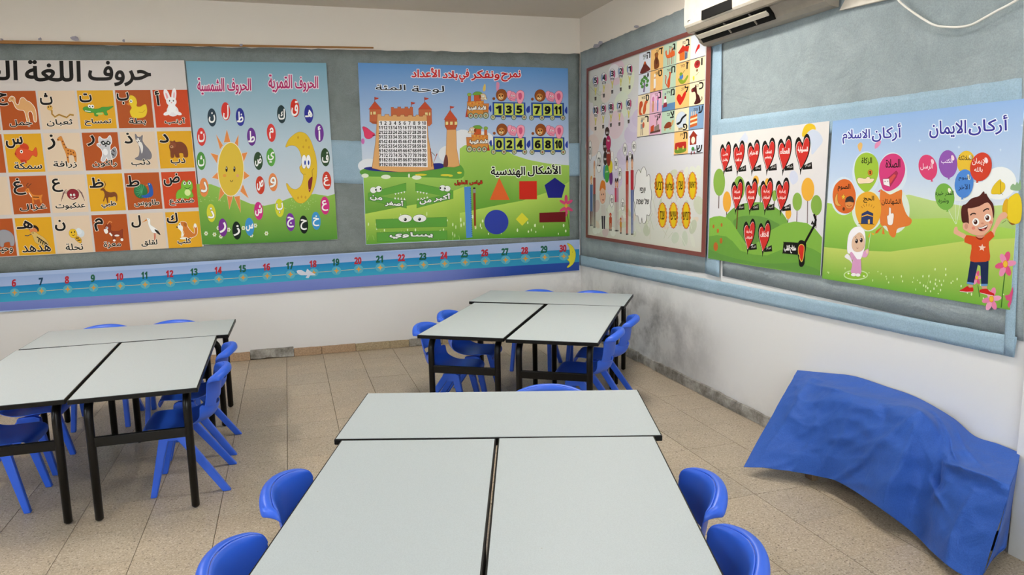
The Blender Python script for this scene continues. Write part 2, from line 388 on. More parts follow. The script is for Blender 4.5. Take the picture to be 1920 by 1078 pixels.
sheet('fabric_border', 'r', [(1345, 225), (1565, 196), (1562, 240), (1345, 262)], .0145, LTF, 'pale blue fabric band above the poster of red hearts', nx=30, nz=4, amp=.0015, seed=10, rag=.002)

# ------------------------------------------------------------------ printed artwork
AR = {}
for ch, base, ty in [('ء', 0xFE80, 'U'), ('آ', 0xFE81, 'R'), ('أ', 0xFE83, 'R'), ('ؤ', 0xFE85, 'R'), ('إ', 0xFE87, 'R'), ('ئ', 0xFE89, 'D'), ('ا', 0xFE8D, 'R'), ('ب', 0xFE8F, 'D'), ('ة', 0xFE93, 'R'),
        ('ت', 0xFE95, 'D'), ('ث', 0xFE99, 'D'), ('ج', 0xFE9D, 'D'), ('ح', 0xFEA1, 'D'), ('خ', 0xFEA5, 'D'), ('د', 0xFEA9, 'R'), ('ذ', 0xFEAB, 'R'), ('ر', 0xFEAD, 'R'), ('ز', 0xFEAF, 'R'),
        ('س', 0xFEB1, 'D'), ('ش', 0xFEB5, 'D'), ('ص', 0xFEB9, 'D'), ('ض', 0xFEBD, 'D'), ('ط', 0xFEC1, 'D'), ('ظ', 0xFEC5, 'D'), ('ع', 0xFEC9, 'D'), ('غ', 0xFECD, 'D'), ('ف', 0xFED1, 'D'),
        ('ق', 0xFED5, 'D'), ('ك', 0xFED9, 'D'), ('ل', 0xFEDD, 'D'), ('م', 0xFEE1, 'D'), ('ن', 0xFEE5, 'D'), ('ه', 0xFEE9, 'D'), ('و', 0xFEED, 'R'), ('ى', 0xFEEF, 'R'), ('ي', 0xFEF1, 'D'), ('ـ', 0x0640, 'T')]:
    AR[ch] = (base, ty)
LA = {'ا': 0xFEFB, 'أ': 0xFEF7, 'إ': 0xFEF9, 'آ': 0xFEF5}
def shape_text(s):
    if any('\u0590' <= c <= '\u05FF' for c in s): return s[::-1]
    if not any(c in AR for c in s): return ''.join(chr(0x1D7EC+int(c)) if c.isdigit() else c for c in s)
    out = []; i = 0
    def joins_next(c): return c in AR and AR[c][1] in 'DT'
    while i < len(s):
        c = s[i]
        if c not in AR: out.append(c); i += 1; continue
        prev = i > 0 and joins_next(s[i-1]) and AR[c][1] != 'U'
        if c == 'ل' and i+1 < len(s) and s[i+1] in LA:
            out.append(chr(LA[s[i+1]]+(1 if prev else 0))); i += 2; continue
        nxt = i+1 < len(s) and s[i+1] in AR and AR[s[i+1]][1] != 'U' and AR[c][1] in 'DT'
        b, ty = AR[c]
        if ty == 'T': out.append(chr(b))
        elif ty == 'U': out.append(chr(b))
        elif ty == 'R': out.append(chr(b+(1 if prev else 0)))
        else: out.append(chr(b+(3 if prev and nxt else 2 if nxt else 1 if prev else 0)))
        i += 1
    return ''.join(reversed(out))
_tc = bpy.data.curves.new('lettering', 'FONT'); _to = bpy.data.objects.new('lettering', _tc); COL.objects.link(_to)
_cache = {}
def text_polys(s):
    """-> list of glyphs, each a list of closed 2D loops"""
    if s in _cache: return _cache[s]
    _tc.body = shape_text(s); bpy.context.view_layer.update()
    dg = bpy.context.evaluated_depsgraph_get(); ev = _to.evaluated_get(dg); cv = ev.to_curve(dg)
    G = {}
    for sp in cv.splines:
        bp = sp.bezier_points; n = len(bp); loop = []
        for k in range(n):
            a, b = bp[k], bp[(k+1) % n]; p0, h0, h1, p1 = a.co, a.handle_right, b.handle_left, b.co
            straight = (h0-p0).length < 1e-5 and (h1-p1).length < 1e-5
            loop.append((p0.x, p0.y))
            if not straight and (p1-p0).length > .03:
                ds = abs((h0-p0).cross(p1-p0).length)+abs((h1-p0).cross(p1-p0).length)
                if ds > 1e-3*(p1-p0).length:
                    for t in ((.5,) if (p1-p0).length < .15 else (.33, .67)):
                        q = 1-t; v = p0*q**3+h0*3*q*q*t+h1*3*q*t*t+p1*t**3; loop.append((v.x, v.y))
        L2 = []
        for p in loop:
            if not L2 or math.hypot(p[0]-L2[-1][0], p[1]-L2[-1][1]) > .006: L2.append(p)
        if len(L2) >= 3: G.setdefault(sp.character_index, []).append(L2)
    ev.to_curve_clear(); _cache[s] = list(G.values()); return _cache[s]
def area2(L): return sum(L[i][0]*L[(i+1) % len(L)][1]-L[(i+1) % len(L)][0]*L[i][1] for i in range(len(L)))/2
def inside(p, L):
    c = False; n = len(L)
    for i in range(n):
        a, b = L[i], L[i-1]
        if (a[1] > p[1]) != (b[1] > p[1]) and p[0] < (b[0]-a[0])*(p[1]-a[1])/(b[1]-a[1])+a[0]: c = not c
    return c
def offset(L, d):
    """grow a loop outwards by d"""
    if abs(d) < 1e-9: return L
    s = 1 if area2(L) > 0 else -1; n = len(L); out = []
    for i in range(n):
        a, b, c = L[i-1], L[i], L[(i+1) % n]
        e1 = (b[0]-a[0], b[1]-a[1]); e2 = (c[0]-b[0], c[1]-b[1])
        l1 = math.hypot(*e1) or 1e-9; l2 = math.hypot(*e2) or 1e-9
        nx = e1[1]/l1+e2[1]/l2; ny = -e1[0]/l1-e2[0]/l2; q = nx*nx+ny*ny
        k = 2/max(q, 1.0); out.append((b[0]+s*nx*k*d/1, b[1]+s*ny*k*d/1))
    return out
class Art:
    def __init__(s, wall, off, k=1.0):
        s.wall, s.off, s.k = wall, off, k; s.V = []; s.F = []; s.C = []; s.bb = []; s.view(0, 0, 1); s.f = None
    def view(s, x, y, sc): s.ox, s.oy, s.s = x, y, sc; s.f = None; return s
    def frame(s, f): s.f = f; return s          # own mapping local->picture
    def tp(s, p):
        if s.f: return s.f(p)
        return (s.ox+p[0]/s.s, s.oy+p[1]/s.s)
    def layer(s, pts):
        x0 = min(p[0] for p in pts); x1 = max(p[0] for p in pts); y0 = min(p[1] for p in pts); y1 = max(p[1] for p in pts); L = 0
        for a, b, c, d, l in s.bb:
            if l >= L and a < x1 and b > x0 and c < y1 and d > y0: L = l+1
        s.bb.append((x0, x1, y0, y1, L)); return L
    def put(s, px, L):
        d = s.off+.00009*(L+1)
        v = on_y(px[0], px[1], YB-d) if s.wall == 'b' else on_x(px[0], px[1], XR-d)
        s.V.append(v); return len(s.V)-1
    def col(s, c): return hexc(c, s.k) if isinstance(c, str) else c
    def loops(s, LL, c, L=None):
        """LL: list of loops in picture px (outer + holes)"""
        if L is None: L = s.layer([p for l in LL for p in l])
        flat = [p for l in LL for p in l]; base = len(s.V)
        for p in flat: s.put(p, L)
        for t in tessellate_polygon([[Vector((p[0], p[1], 0)) for p in l] for l in LL]):
            a, b, d = (flat[i] for i in t); cr = (b[0]-a[0])*(d[1]-a[1])-(b[1]-a[1])*(d[0]-a[0])
            if abs(cr) < 1e-5: continue
            s.F.append(tuple(base+i for i in (t if cr > 0 else t[::-1]))); s.C.append([s.col(c)]*3)
    def P(s, pts, c, out=None, ow=2.0):
        q = [s.tp(p) for p in pts]
        if out: s.loops([offset(q, ow/2)], out)
        s.loops([q], c)
    def pts(s, st): v = [float(x) for x in st.replace(',', ' ').split()]; return list(zip(v[::2], v[1::2]))
    def Q(s, st, c, out=None, ow=2.0): s.P(s.pts(st), c, out, ow)
    def S(s, st, c, out=None, ow=2.0, sub=4):     # smooth closed shape (Catmull-Rom)
        p = s.pts(st) if isinstance(st, str) else st; n = len(p); o = []
        for i in range(n):
            a, b, d, e = p[i-1], p[i], p[(i+1) % n], p[(i+2) % n]
            for k in range(sub):
                t = k/sub
                o.append(tuple(.5*((2*b[j])+(-a[j]+d[j])*t+(2*a[j]-5*b[j]+4*d[j]-e[j])*t*t+(-a[j]+3*b[j]-3*d[j]+e[j])*t**3) for j in (0, 1)))
        s.P(o, c, out, ow)
    def E(s, cx, cy, rx, ry, c, rot=0, out=None, ow=2.0, n=22):
        cr, sr = math.cos(rot), math.sin(rot)
        s.P([(cx+rx*math.cos(2*PI*i/n)*cr-ry*math.sin(2*PI*i/n)*sr, cy+rx*math.cos(2*PI*i/n)*sr+ry*math.sin(2*PI*i/n)*cr) for i in range(n)], c, out, ow)
    def G(s, pts, ct, cb):                        # quad tl,tr,br,bl with a printed gradient from top to bottom
        q = [s.tp(p) for p in pts]; L = s.layer(q); i = [s.put(p, L) for p in q]; a, b = s.col(ct), s.col(cb)
        s.F.append((i[0], i[1], i[2], i[3])); s.C.append([a, a, b, b])
    def Ln(s, pts, wd, c):
        if isinstance(pts, str): pts = s.pts(pts)
        q = [s.tp(p) for p in pts]; A = []; B = []
        for i, p in enumerate(q):
            a = q[max(i-1, 0)]; b = q[min(i+1, len(q)-1)]; dx, dy = b[0]-a[0], b[1]-a[1]; l = math.hypot(dx, dy) or 1
            A.append((p[0]-dy/l*wd/2, p[1]+dx/l*wd/2)); B.append((p[0]+dy/l*wd/2, p[1]-dx/l*wd/2))
        L = s.layer(A+B)
        ia = [s.put(p, L) for p in A]; ib = [s.put(p, L) for p in B]
        for i in range(len(q)-1): s.F.append((ia[i], ib[i], ib[i+1], ia[i+1])); s.C.append([s.col(c)]*4)
    def T(s, txt, x0, y0, x1, y1, c, bold=0.0, halo=None, hw=1.5, dy=0.0, dx=0.0):
        """fit lettering into the box; dy: picture slope over the width (crop units), dx: lean over the height"""
        G = text_polys(txt)
        if not G: return
        xs = [p[0] for g in G for l in g for p in l]; ys = [p[1] for g in G for l in g for p in l]
        ax, bx, ay, by = min(xs), max(xs), min(ys), max(ys)
        rn = (bx-ax)/(by-ay or 1); rb = (x1-x0)/(y1-y0) if s.f is None else (x1-x0)/(y1-y0)
        if len(txt) == 1 and rb > 1.5*rn: mx, hwd = (x0+x1)/2, .65*rn*(y1-y0)*1.05; x0, x1 = mx-hwd, mx+hwd
        if txt == 'י': y1 = y0+(y1-y0)*.55
        def mp(p):
            u = (p[0]-ax)/(bx-ax or 1); v = (by-p[1])/(by-ay or 1)
            return s.tp((x0+(x1-x0)*u+dx*v, y0+(y1-y0)*v+dy*u))
        gl = [[[mp(p) for p in l] for l in g] for g in G]
        allp = [p for g in gl for l in g for p in l]
        def emit(d, c):
            L = s.layer(allp); VV = []; EE = []
            for g in gl:
                big = max(g, key=lambda l: abs(area2(l))); sg = area2(big) > 0
                for l in g:
                    same = (area2(l) > 0) == sg
                    o = offset(l, d if same else -d)
                    if not same and area2(o)*area2(l) <= 0: continue
                    if not sg: o = o[::-1]
                    b0 = len(VV); VV += o; n = len(o); EE += [(b0+k, b0+(k+1) % n) for k in range(n)]
            rv, _, rf, *_ = delaunay_2d_cdt([Vector(p) for p in VV], EE, [], 0, 1e-4)
            if not rf: return
            Pt = np.array([p[:] for p in rv]); Tr = np.array([f[:3] for f in rf]); A_ = np.array(VV); ce = Pt[Tr].mean(1)
            a_ = A_[[e[0] for e in EE]]; b_ = A_[[e[1] for e in EE]]
            X, Y = ce[:, :1], ce[:, 1:2]; cr = (b_[:, 0]-a_[:, 0])*(Y-a_[:, 1])-(b_[:, 1]-a_[:, 1])*(X-a_[:, 0])
            wn = ((a_[:, 1] <= Y) & (b_[:, 1] > Y) & (cr > 0)).sum(1)-((a_[:, 1] > Y) & (b_[:, 1] <= Y) & (cr < 0)).sum(1)
            keep = Tr[wn != 0]; idx = {}; cc = s.col(c)
            for t in keep.tolist():
                a, b, e = (rv[k] for k in t); ar = (b[0]-a[0])*(e[1]-a[1])-(b[1]-a[1])*(e[0]-a[0])
                if abs(ar) < 1e-5: continue
                q = []
                for k in (t if ar > 0 else t[::-1]):
                    if k not in idx: idx[k] = s.put((rv[k][0], rv[k][1]), L)
                    q.append(idx[k])
                s.F.append(tuple(q)); s.C.append([cc]*3)
        if halo: emit(bold+hw, halo)
        emit(bold, c)
    def build(s, name, parent=None):
        me = bpy.data.meshes.new(name); me.from_pydata([tuple(v) for v in s.V], [], s.F); me.materials.append(PRINT)
        at = me.color_attributes.new('ink', 'FLOAT_COLOR', 'CORNER'); fl_ = []
        for f in s.C:
            for c in f: fl_.extend(c)
        at.data.foreach_set('color', fl_); me.update()
        return link(bpy.data.objects.new(name, me), parent)
def poster_sheet(name, wall, px, off, h, label, k=1.0, cat='poster'):
    """the vinyl sheet itself, a thin panel with real thickness"""
    f = (lambda p, d: on_y(p[0], p[1], YB-d)) if wall == 'b' else (lambda p, d: on_x(p[0], p[1], XR-d))
    V = [f(p, off) for p in px]+[(Vector((q.x, YB-off+.0016, q.z)) if wall == 'b' else Vector((XR-off+.0016, q.y, q.z))) for q in [f(p, off) for p in px]]
    n = len(px); F = [tuple(range(n))[::-1], tuple(range(n, 2*n))]+[(i, (i+1) % n, n+(i+1) % n, n+i) for i in range(n)]
    o = mesh_obj(name, V, F, simple('sheet_'+h, h, .4, k)); bmx = bmesh.new(); bmx.from_mesh(o.data); bmesh.ops.recalc_face_normals(bmx, faces=bmx.faces); bmx.to_mesh(o.data); bmx.free()
    return tag(o, label, cat)
def homography(q):
    """unit square (0,0),(1,0),(1,1),(0,1) -> quad q"""
    (x0, y0), (x1, y1), (x2, y2), (x3, y3) = q
    dx1, dx2, dx3 = x1-x2, x3-x2, x0-x1+x2-x3; dy1, dy2, dy3 = y1-y2, y3-y2, y0-y1+y2-y3
    den = dx1*dy2-dx2*dy1; g = (dx3*dy2-dx2*dy3)/den; h = (dx1*dy3-dx3*dy1)/den
    a, b, c = x1-x0+g*x1, x3-x0+h*x3, x0; d, e, f = y1-y0+g*y1, y3-y0+h*y3, y0
    return lambda p: ((a*p[0]+b*p[1]+c)/(g*p[0]+h*p[1]+1), (d*p[0]+e*p[1]+f)/(g*p[0]+h*p[1]+1))
# ---- poster 1: alphabet chart with animals
RED_, RUST, YEL, BEI = 'c9481f', 'b0531f', 'dda520', 'dcc6ac'
q1 = [(-170, 113), (345, 113), (382, 462), (-170, 491)]
p1 = poster_sheet('alphabet_poster', 'b', q1, .019, 'd3cac4', 'white Arabic alphabet poster with orange and yellow animal squares, cut by the left edge', 1.0)
A = Art('b', .019, 1.08)
A.view(0, 90, 4.6875)
A.T('حروف', 780, 118, 1322, 330, '17120f', 1.3); A.T('اللغة', 225, 112, 705, 288, '17120f', 1.3, dy=3); A.T('العربية', -560, 112, 150, 330, '17120f', 1.3)
H = homography([(-4.3, 170.6), (350.9, 168.3), (379.3, 462.4), (36.3, 479.2)])
CW, CG, RW, RG = .1908, .01145, .2326, .0233
def cell(i, j):
    u0 = 1-(i+1)*CW-i*CG; v0 = j*(RW+RG)
    return lambda p: H((u0+CW*p[0]/100, v0+RW*p[1]/100))
def rabbit(a):
    for s in ((40, 10, 6, 17, -.25), (60, 8, 5, 17, .2)): a.E(s[0], s[1]+6, s[2]+2, s[3]+2, 'f2eeee', s[4]); a.E(s[0], s[1]+8, s[2]-3, s[3]-6, 'e9a9ae', s[4])
    a.E(52, 56, 17, 15, 'e8e6e8'); a.E(36, 62, 12, 5, 'f4f2f2', -.3); a.E(66, 62, 12, 5, 'f4f2f2', .3); a.E(51, 48, 12, 12, 'f4f3f4'); a.E(51, 31, 15, 12, 'f4f3f4')
    a.E(46, 29, 1.6, 2.4, '2a1a1a'); a.E(57, 29, 1.6, 2.4, '2a1a1a'); a.E(51, 34, 2, 1.4, 'd98a8a')
def duck(a):
    a.S('38 20 45 14 55 20 58 32 56 42 66 44 82 38 84 56 76 70 56 74 40 70 36 56 42 46 36 34', 'e9c82a', 'c89a1c', 1)
    a.Q('37 32 27 36 36 41', 'dd7a22'); a.E(42, 29, 4, 4.5, 'f6f2e4'); a.E(41.5, 29, 1.8, 2.4, '20160c'); a.Ln('60 58 70 60 80 52', 1, 'c89a1c'); a.Q('40 18 42 12 46 17', 'e9c82a')
def croc(a):
    a.S('12 46 24 42 40 48 54 48 66 44 80 44 96 42 84 50 76 54 78 64 70 64 66 56 52 60 50 67 42 66 40 58 28 58 16 54', '4c9a38', '2f6a24', 1)
    a.E(38, 42, 5, 5, 'f2f2ee'); a.E(30, 41, 4, 4.5, 'f2f2ee'); a.E(39, 42, 1.8, 2.2, '111'); a.E(31, 42, 1.8, 2.2, '111'); a.Ln('16 53 24 54 32 55', 1, 'f0f0e8'); a.E(56, 61, 10, 3, 'b9cf6a')
def snake(a):
    a.Ln('28 46 32 52 31 60 38 68 50 62 60 66 70 70 80 62 90 64', 3.6, 'c99a4a'); a.Ln('28 48 31 54 31 60 38 67 50 62 60 66 70 69 80 63 90 64', 1.2, '7a5a2a')
    a.E(27, 44, 8, 7, 'd9aa52'); a.E(24, 42, 1.5, 2, '20160c'); a.E(30, 41, 1.5, 2, '20160c')
def camel(a):
    a.S('26 22 34 14 42 18 42 30 50 36 58 20 66 18 74 26 82 30 92 44 94 62 92 78 87 78 86 62 82 52 74 54 72 64 74 78 68 78 66 60 62 50 50 48 42 42 36 26 28 26', 'd9a46c', 'f4ecdc', 2)
    a.E(35, 20, 1.4, 1.4, '20160c')
def bear(a):
    a.S('34 36 42 28 54 30 68 30 80 40 84 56 82 70 72 70 70 60 58 60 58 70 48 70 46 58 42 70 34 70 34 54 32 44', '7c3f22', '5a2b16', 1)
    a.E(43, 38, 9, 8, '8a4a2a'); a.E(39, 42, 5, 4, 'c08a62'); a.E(38, 41, 1.6, 1.2, '1c100a'); a.E(38, 29, 3, 3, '7c3f22'); a.E(48, 28, 3, 3, '7c3f22')
def wolf(a):
    a.S('46 66 36 72 50 76 78 74 84 62 78 48 68 36 62 24 64 10 58 14 50 14 44 6 44 22 50 32 52 46 50 58', '78757c', '57545c', 1)
    a.S('50 26 58 28 62 38 60 52 56 58 54 44 50 34', 'e6e2dc'); a.E(50, 22, 6, 5, 'e6e2dc'); a.E(47, 20, 1.2, 1.6, '2a1a10'); a.E(54, 20, 1.2, 1.6, '2a1a10'); a.E(51, 26, 1.6, 1.3, '111')
def raccoon(a):
    a.S('74 52 88 40 92 52 88 64 78 70 70 64', '8a8a90', 'f2f0ee', 2); a.Ln('80 46 86 52', 2, '333'); a.Ln('76 56 84 62', 2, '333')
    a.S('48 12 56 18 68 18 78 10 80 26 74 38 74 60 76 74 66 74 62 66 54 76 46 74 52 58 50 44 40 34 42 30 52 36 46 26', 'c7c6ca', 'f2f0ee', 2.4)
    a.S('50 26 58 22 64 28 70 22 78 28 72 34 64 32 56 34', '2a2e2e'); a.E(57, 28, 2.2, 2.2, 'f4f4ee'); a.E(71, 28, 2.2, 2.2, 'f4f4ee'); a.E(63, 36, 3, 2, '222'); a.E(60, 52, 7, 9, 'e9e8ea')
def giraffe(a):
    a.S('38 14 48 8 52 16 60 38 68 42 80 46 84 58 82 76 79 76 76 60 66 58 62 60 62 76 58 76 56 54 50 36 46 20 38 20', 'd2883a', 'b06a24', .6)
    for x, y in ((51, 22), (54, 30), (58, 38), (63, 46), (70, 48), (77, 52), (62, 54), (70, 56), (80, 62), (60, 64)): a.E(x, y, 1.9, 2.3, '7a3f18')
    a.E(39, 17, 1.8, 1.3, '40200c')
def fish(a):
    a.S('24 52 32 38 46 34 62 42 72 46 82 36 84 52 80 60 70 56 58 68 40 70 30 62', 'd9542a', 'b03c1c', 1)
    a.S('40 36 46 24 60 28 62 40', 'c8401f'); a.S('36 68 40 76 52 76 50 68', 'c8401f'); a.E(42, 46, 4, 4.5, 'f4f0ea'); a.E(42, 46, 2, 2.4, '111'); a.Q('22 52 26 48 28 56', 'a8301a')
def frog(a):
    a.S('38 62 44 52 54 46 56 34 64 24 72 30 80 24 88 32 88 46 84 54 88 66 84 72 70 70 60 74 48 72 38 70', '79b93a', '4a7a1e', 1)
    a.E(72, 58, 9, 9, 'd6e59a'); a.E(66, 32, 4.4, 4.6, 'f2f2ea'); a.E(80, 32, 4.4, 4.6, 'f2f2ea'); a.E(66.5, 32, 2, 2.6, '111'); a.E(80, 32, 2, 2.6, '111'); a.Ln('64 44 72 48 82 44', 1, '2a3a10')
    a.E(42, 72, 6, 2.4, '79b93a'); a.E(70, 73, 6, 2.4, '79b93a')
def peacock(a):
    a.E(42, 50, 19, 19, '2f7a4a', 0, '1d5a36', 1)
    for k in range(9): t = 1.7+k*.42; a.Ln([(46, 52), (46+19*math.cos(t), 50+19*math.sin(t))], .8, '56a070')
    a.S('42 62 56 60 66 52 66 38 64 30 70 28 76 34 78 48 76 62 64 68 50 68', '2a5aa8'); a.E(69, 32, 1.2, 1.5, 'f4f4f0'); a.Q('63 32 58 35 65 36', 'caa23a'); a.Ln('60 68 60 74', 1, 'b58a3a'); a.Ln('66 68 66 74', 1, 'b58a3a')
def deer(a):
    a.S('36 40 44 38 50 46 60 50 74 50 80 58 78 74 75 74 74 62 62 64 54 64 52 78 49 78 46 64 40 74 38 72 44 58 42 46 34 44', '7a4420')
    a.Ln('42 38 40 28 44 22', 1.2, '5c3216'); a.Ln('46 38 50 28 48 20', 1.2, '5c3216')
def spider(a):
    for k in range(4): a.Ln([(56, 52), (44-3*k, 38+3*k), (36-3*k, 52+6*k)], .9, '5a3038'); a.Ln([(68, 52), (78+3*k, 38+3*k), (86+2*k, 52+6*k)], .9, '5a3038')
    a.E(62, 52, 16, 14, '8c2430', 0, '5e1620', 1); a.E(56, 54, 3, 3.4, 'f4f0ea'); a.E(65, 54, 3, 3.4, 'f4f0ea'); a.E(56, 54, 1.3, 1.6, '111'); a.E(65, 54, 1.3, 1.6, '111'); a.Ln('54 61 61 63 68 60', 1.2, 'f4f0ea')
def gazelle(a):
    a.S('40 36 48 32 52 42 60 50 76 52 84 50 80 60 80 70 76 72 74 62 64 64 58 62 58 72 54 72 54 58 48 46 42 42', 'd9822e', 'b0621c', .6)
    a.Ln('46 32 44 24 50 18', 1.2, '4a3020'); a.Ln('49 32 50 26 58 20', 1.2, '4a3020'); a.Ln('57 56 74 57', 1.6, '2c1a10'); a.E(44, 37, 1.3, 1.5, '1c100a'); a.Ln('48 44 54 56', 1.5, 'f0e4d0')
def dog(a):
    a.S('40 36 44 28 58 30 62 42 70 54 80 62 82 50 80 42 88 40 90 56 84 68 66 74 46 74 50 60 44 48 34 44', 'cf7a2e', 'f4efe6', 1.2)
    a.S('32 40 40 36 48 42 46 56 48 66 40 70 42 56 34 46', 'f4efe6'); a.E(85, 40, 4, 6, 'f4efe6'); a.E(40, 35, 3.4, 4, 'f6f4ee'); a.E(39.5, 35.5, 1.6, 2, '111'); a.E(31, 42, 2.4, 2, '1a120c'); a.E(56, 36, 5, 6, 'b06324'); a.E(48, 74, 12, 3, 'f4efe6')
def stork(a):
    a.S('54 14 60 18 60 32 70 40 80 50 76 56 64 54 58 44 54 32 54 22 50 18', 'f2f1ee', 'b9b4ac', .6); a.Q('51 16 35 26 52 20', 'd9822e'); a.S('70 46 80 50 86 62 76 56', '22201f')
    a.Ln('68 56 67 76', 1.2, 'c8553a'); a.Ln('71 56 71 76', 1.2, 'c8553a'); a.E(55, 17, .9, .9, '111')
def goat(a):
    a.S('34 36 40 26 46 22 52 30 50 42 56 46 74 46 84 42 82 54 82 72 76 72 76 60 62 62 60 72 54 72 54 58 46 52 38 46', '8c3a1e', '5e2412', 1)
    a.S('31 40 40 40 42 48 36 52 32 48', 'f2ede6'); a.E(40, 36, 3.4, 3.6, 'e9eef2'); a.E(40, 36, 1.6, 2, '111'); a.Ln('46 50 52 58', 3, 'f2ede6'); a.E(66, 58, 7, 2.6, 'f2ede6'); a.E(57, 71, 4, 3, 'f2ede6'); a.E(79, 70, 4, 4, 'f2ede6'); a.Ln('42 26 50 18 56 22', 2, 'd98a4a')
def bee(a):
    a.E(72, 48, 9, 10, 'cdd6dc', .3); a.E(66, 42, 8, 9, 'd9e0e4', -.2); a.S('52 56 62 56 70 64 68 74 60 70 54 64', 'd9a520', '5a3c10', .8); a.Ln('55 60 64 60', 2, '3a2410'); a.Ln('59 66 68 66', 2, '3a2410')
    a.E(49, 47, 11, 12, 'e3b92a', 0, 'a8801c', .8); a.E(45, 44, 1.6, 2.4, '111'); a.E(54, 43, 1.6, 2.4, '111'); a.Ln('45 51 50 53 54 50', 1, '5a3010')
def hoopoe(a):
    a.S('34 30 38 22 46 20 56 22 62 30 60 38 52 36 42 38', '2a1c14'); a.S('36 34 42 28 52 28 58 36 50 42 42 44', 'd9824a'); a.S('40 40 50 38 60 46 74 56 84 72 78 78 62 74 48 66 44 52', 'd2b26a', '6a4a20', .6)
    a.Ln('40 44 30 48 22 47', 1.6, '4a4a52'); a.E(45, 41, 1.6, 1.6, '1c120a')
    for k in range(5): a.Ln([(54+5.5*k, 52+4*k), (60+5*k, 56+4.5*k), (57+5*k, 66+3.6*k)], 2, '1a1512')
def rhino(a):
    a.S('50 40 66 30 84 32 96 44 98 60 94 72 86 72 84 62 70 64 66 74 58 72 58 60', '9a9aa0', '6a6a72', 1)
TBL = [
 (0, 0, RED_, 'أ', (4, 3, 20, 40), 'أرنب', (26, 74, 84, 96), rabbit), (1, 0, RUST, 'ب', (4, 6, 36, 36), 'بطة', (30, 80, 78, 99), duck),
 (2, 0, YEL, 'ت', (6, 8, 38, 30), 'تمساح', (12, 78, 86, 97), croc), (3, 0, BEI, 'ث', (4, 6, 36, 36), 'ثعبان', (14, 78, 84, 99), snake), (4, 0, RUST, 'ج', (-6, 5, 22, 36), 'جمل', (20, 76, 80, 97), camel),
 (0, 1, YEL, 'د', (4, 8, 34, 30), 'دب', (32, 80, 74, 95), bear), (1, 1, BEI, 'ذ', (8, 3, 38, 30), 'ذئب', (24, 80, 78, 97), wolf), (2, 1, RUST, 'ر', (8, 8, 38, 34), 'راكون', (20, 80, 88, 99), raccoon),
 (3, 1, BEI, 'ز', (2, 4, 36, 42), 'زرافة', (18, 82, 82, 99), giraffe), (4, 1, YEL, 'س', (4, 8, 48, 36), 'سمكة', (18, 84, 92, 101), fish),
 (0, 2, RED_, 'ض', (6, 5, 52, 38), 'ضفدع', (16, 78, 88, 99), frog), (1, 2, RUST, 'ط', (4, 8, 40, 36), 'طاووس', (20, 82, 92, 102), peacock), (2, 2, YEL, 'ظ', (6, 10, 44, 36), 'ظبي', (32, 80, 74, 100), deer),
 (3, 2, BEI, 'ع', (8, 10, 36, 44), 'عنكبوت', (10, 80, 92, 101), spider), (4, 2, RUST, 'غ', (8, 6, 40, 48), 'غزال', (18, 80, 90, 99), gazelle),
 (0, 3, YEL, 'ك', (4, 3, 34, 30), 'كلب', (28, 76, 68, 97), dog), (1, 3, BEI, 'ل', (6, 6, 32, 38), 'لقلق', (28, 78, 74, 101), stork), (2, 3, RUST, 'م', (6, 10, 30, 42), 'معزة', (26, 80, 74, 101), goat),
 (3, 3, BEI, 'ن', (2, 10, 30, 38), 'نحلة', (24, 84, 72, 101), bee), (4, 3, YEL, 'هـ', (4, 8, 46, 28), 'هدهد', (10, 76, 88, 99), hoopoe), (5, 3, RUST, 'و', (4, 8, 26, 40), 'وحيد', (46, 74, 90, 100), rhino),
 (5, 0, YEL, 'ح', (4, 8, 30, 40), '', None, None), (5, 1, RUST, 'ش', (4, 8, 40, 34), '', None, None), (5, 2, BEI, 'ف', (4, 8, 40, 34), '', None, None),
 (6, 0, BEI, '', None, '', None, None), (6, 1, YEL, '', None, '', None, None), (6, 2, RED_, '', None, '', None, None), (6, 3, YEL, '', None, '', None, None)]
for i, j, c, lt, lb, wd, wb, fn in TBL:
    A.frame(cell(i, j)); A.P([(0, 0), (100, 0), (100, 100), (0, 100)], c)
    if fn: fn(A)
    if lt: A.T(lt, *lb, '14100e', .75, 'e8dccb', .9)
    if wd: A.T(wd, wb[0], 74, wb[2], 92, '14100e', .34, 'e8dccb', .75)
A.build('print', p1)

# ---- poster 2: sun letters and moon letters
q2 = [(348, 114.5), (611.5, 118), (633, 449), (383.5, 459)]
p2 = poster_sheet('sun_moon_poster', 'b', q2, .0225, 'cfd3d8', 'sky blue and green poster with a smiling sun and a crescent moon ringed by letters', 1.0)
A = Art('b', .0225, 1.08); H2 = homography(q2); A.f = H2
A.G([(0, 0), (1, 0), (1, .45), (0, .45)], '7aa6ba', 'b4c6d2'); A.G([(0, .45), (1, .45), (1, .8), (0, .8)], 'b4c6d2', 'cdd0d6')
A.view(340, 280, 5.39)
A.S('0 0 1 0', 'fff') if 0 else None
def hill(a, pts, ct, cb, base):
    """gradient strip hill: pts top line, base y values"""
    q = [a.tp(p) for p in pts]; r = [a.tp(p) for p in base]; L = a.layer(q+r); iq = [a.put(p, L) for p in q]; ir = [a.put(p, L) for p in r]; c1, c2 = a.col(ct), a.col(cb)
    for k in range(len(q)-1): a.F.append((iq[k], iq[k+1], ir[k+1], ir[k])); a.C.append([c1, c1, c2, c2])
hill(A, [(150, 350), (230, 352), (300, 352), (400, 390), (560, 490), (700, 550), (840, 570), (960, 545), (1100, 490), (1250, 465), (1350, 450), (1480, 472), (1552, 450)], '8fb94e', '4f8c30',
     [(212, 962), (270, 962), (350, 962), (450, 957), (560, 955), (700, 950), (840, 943), (960, 940), (1100, 930), (1250, 925), (1350, 920), (1480, 915), (1578, 908)])
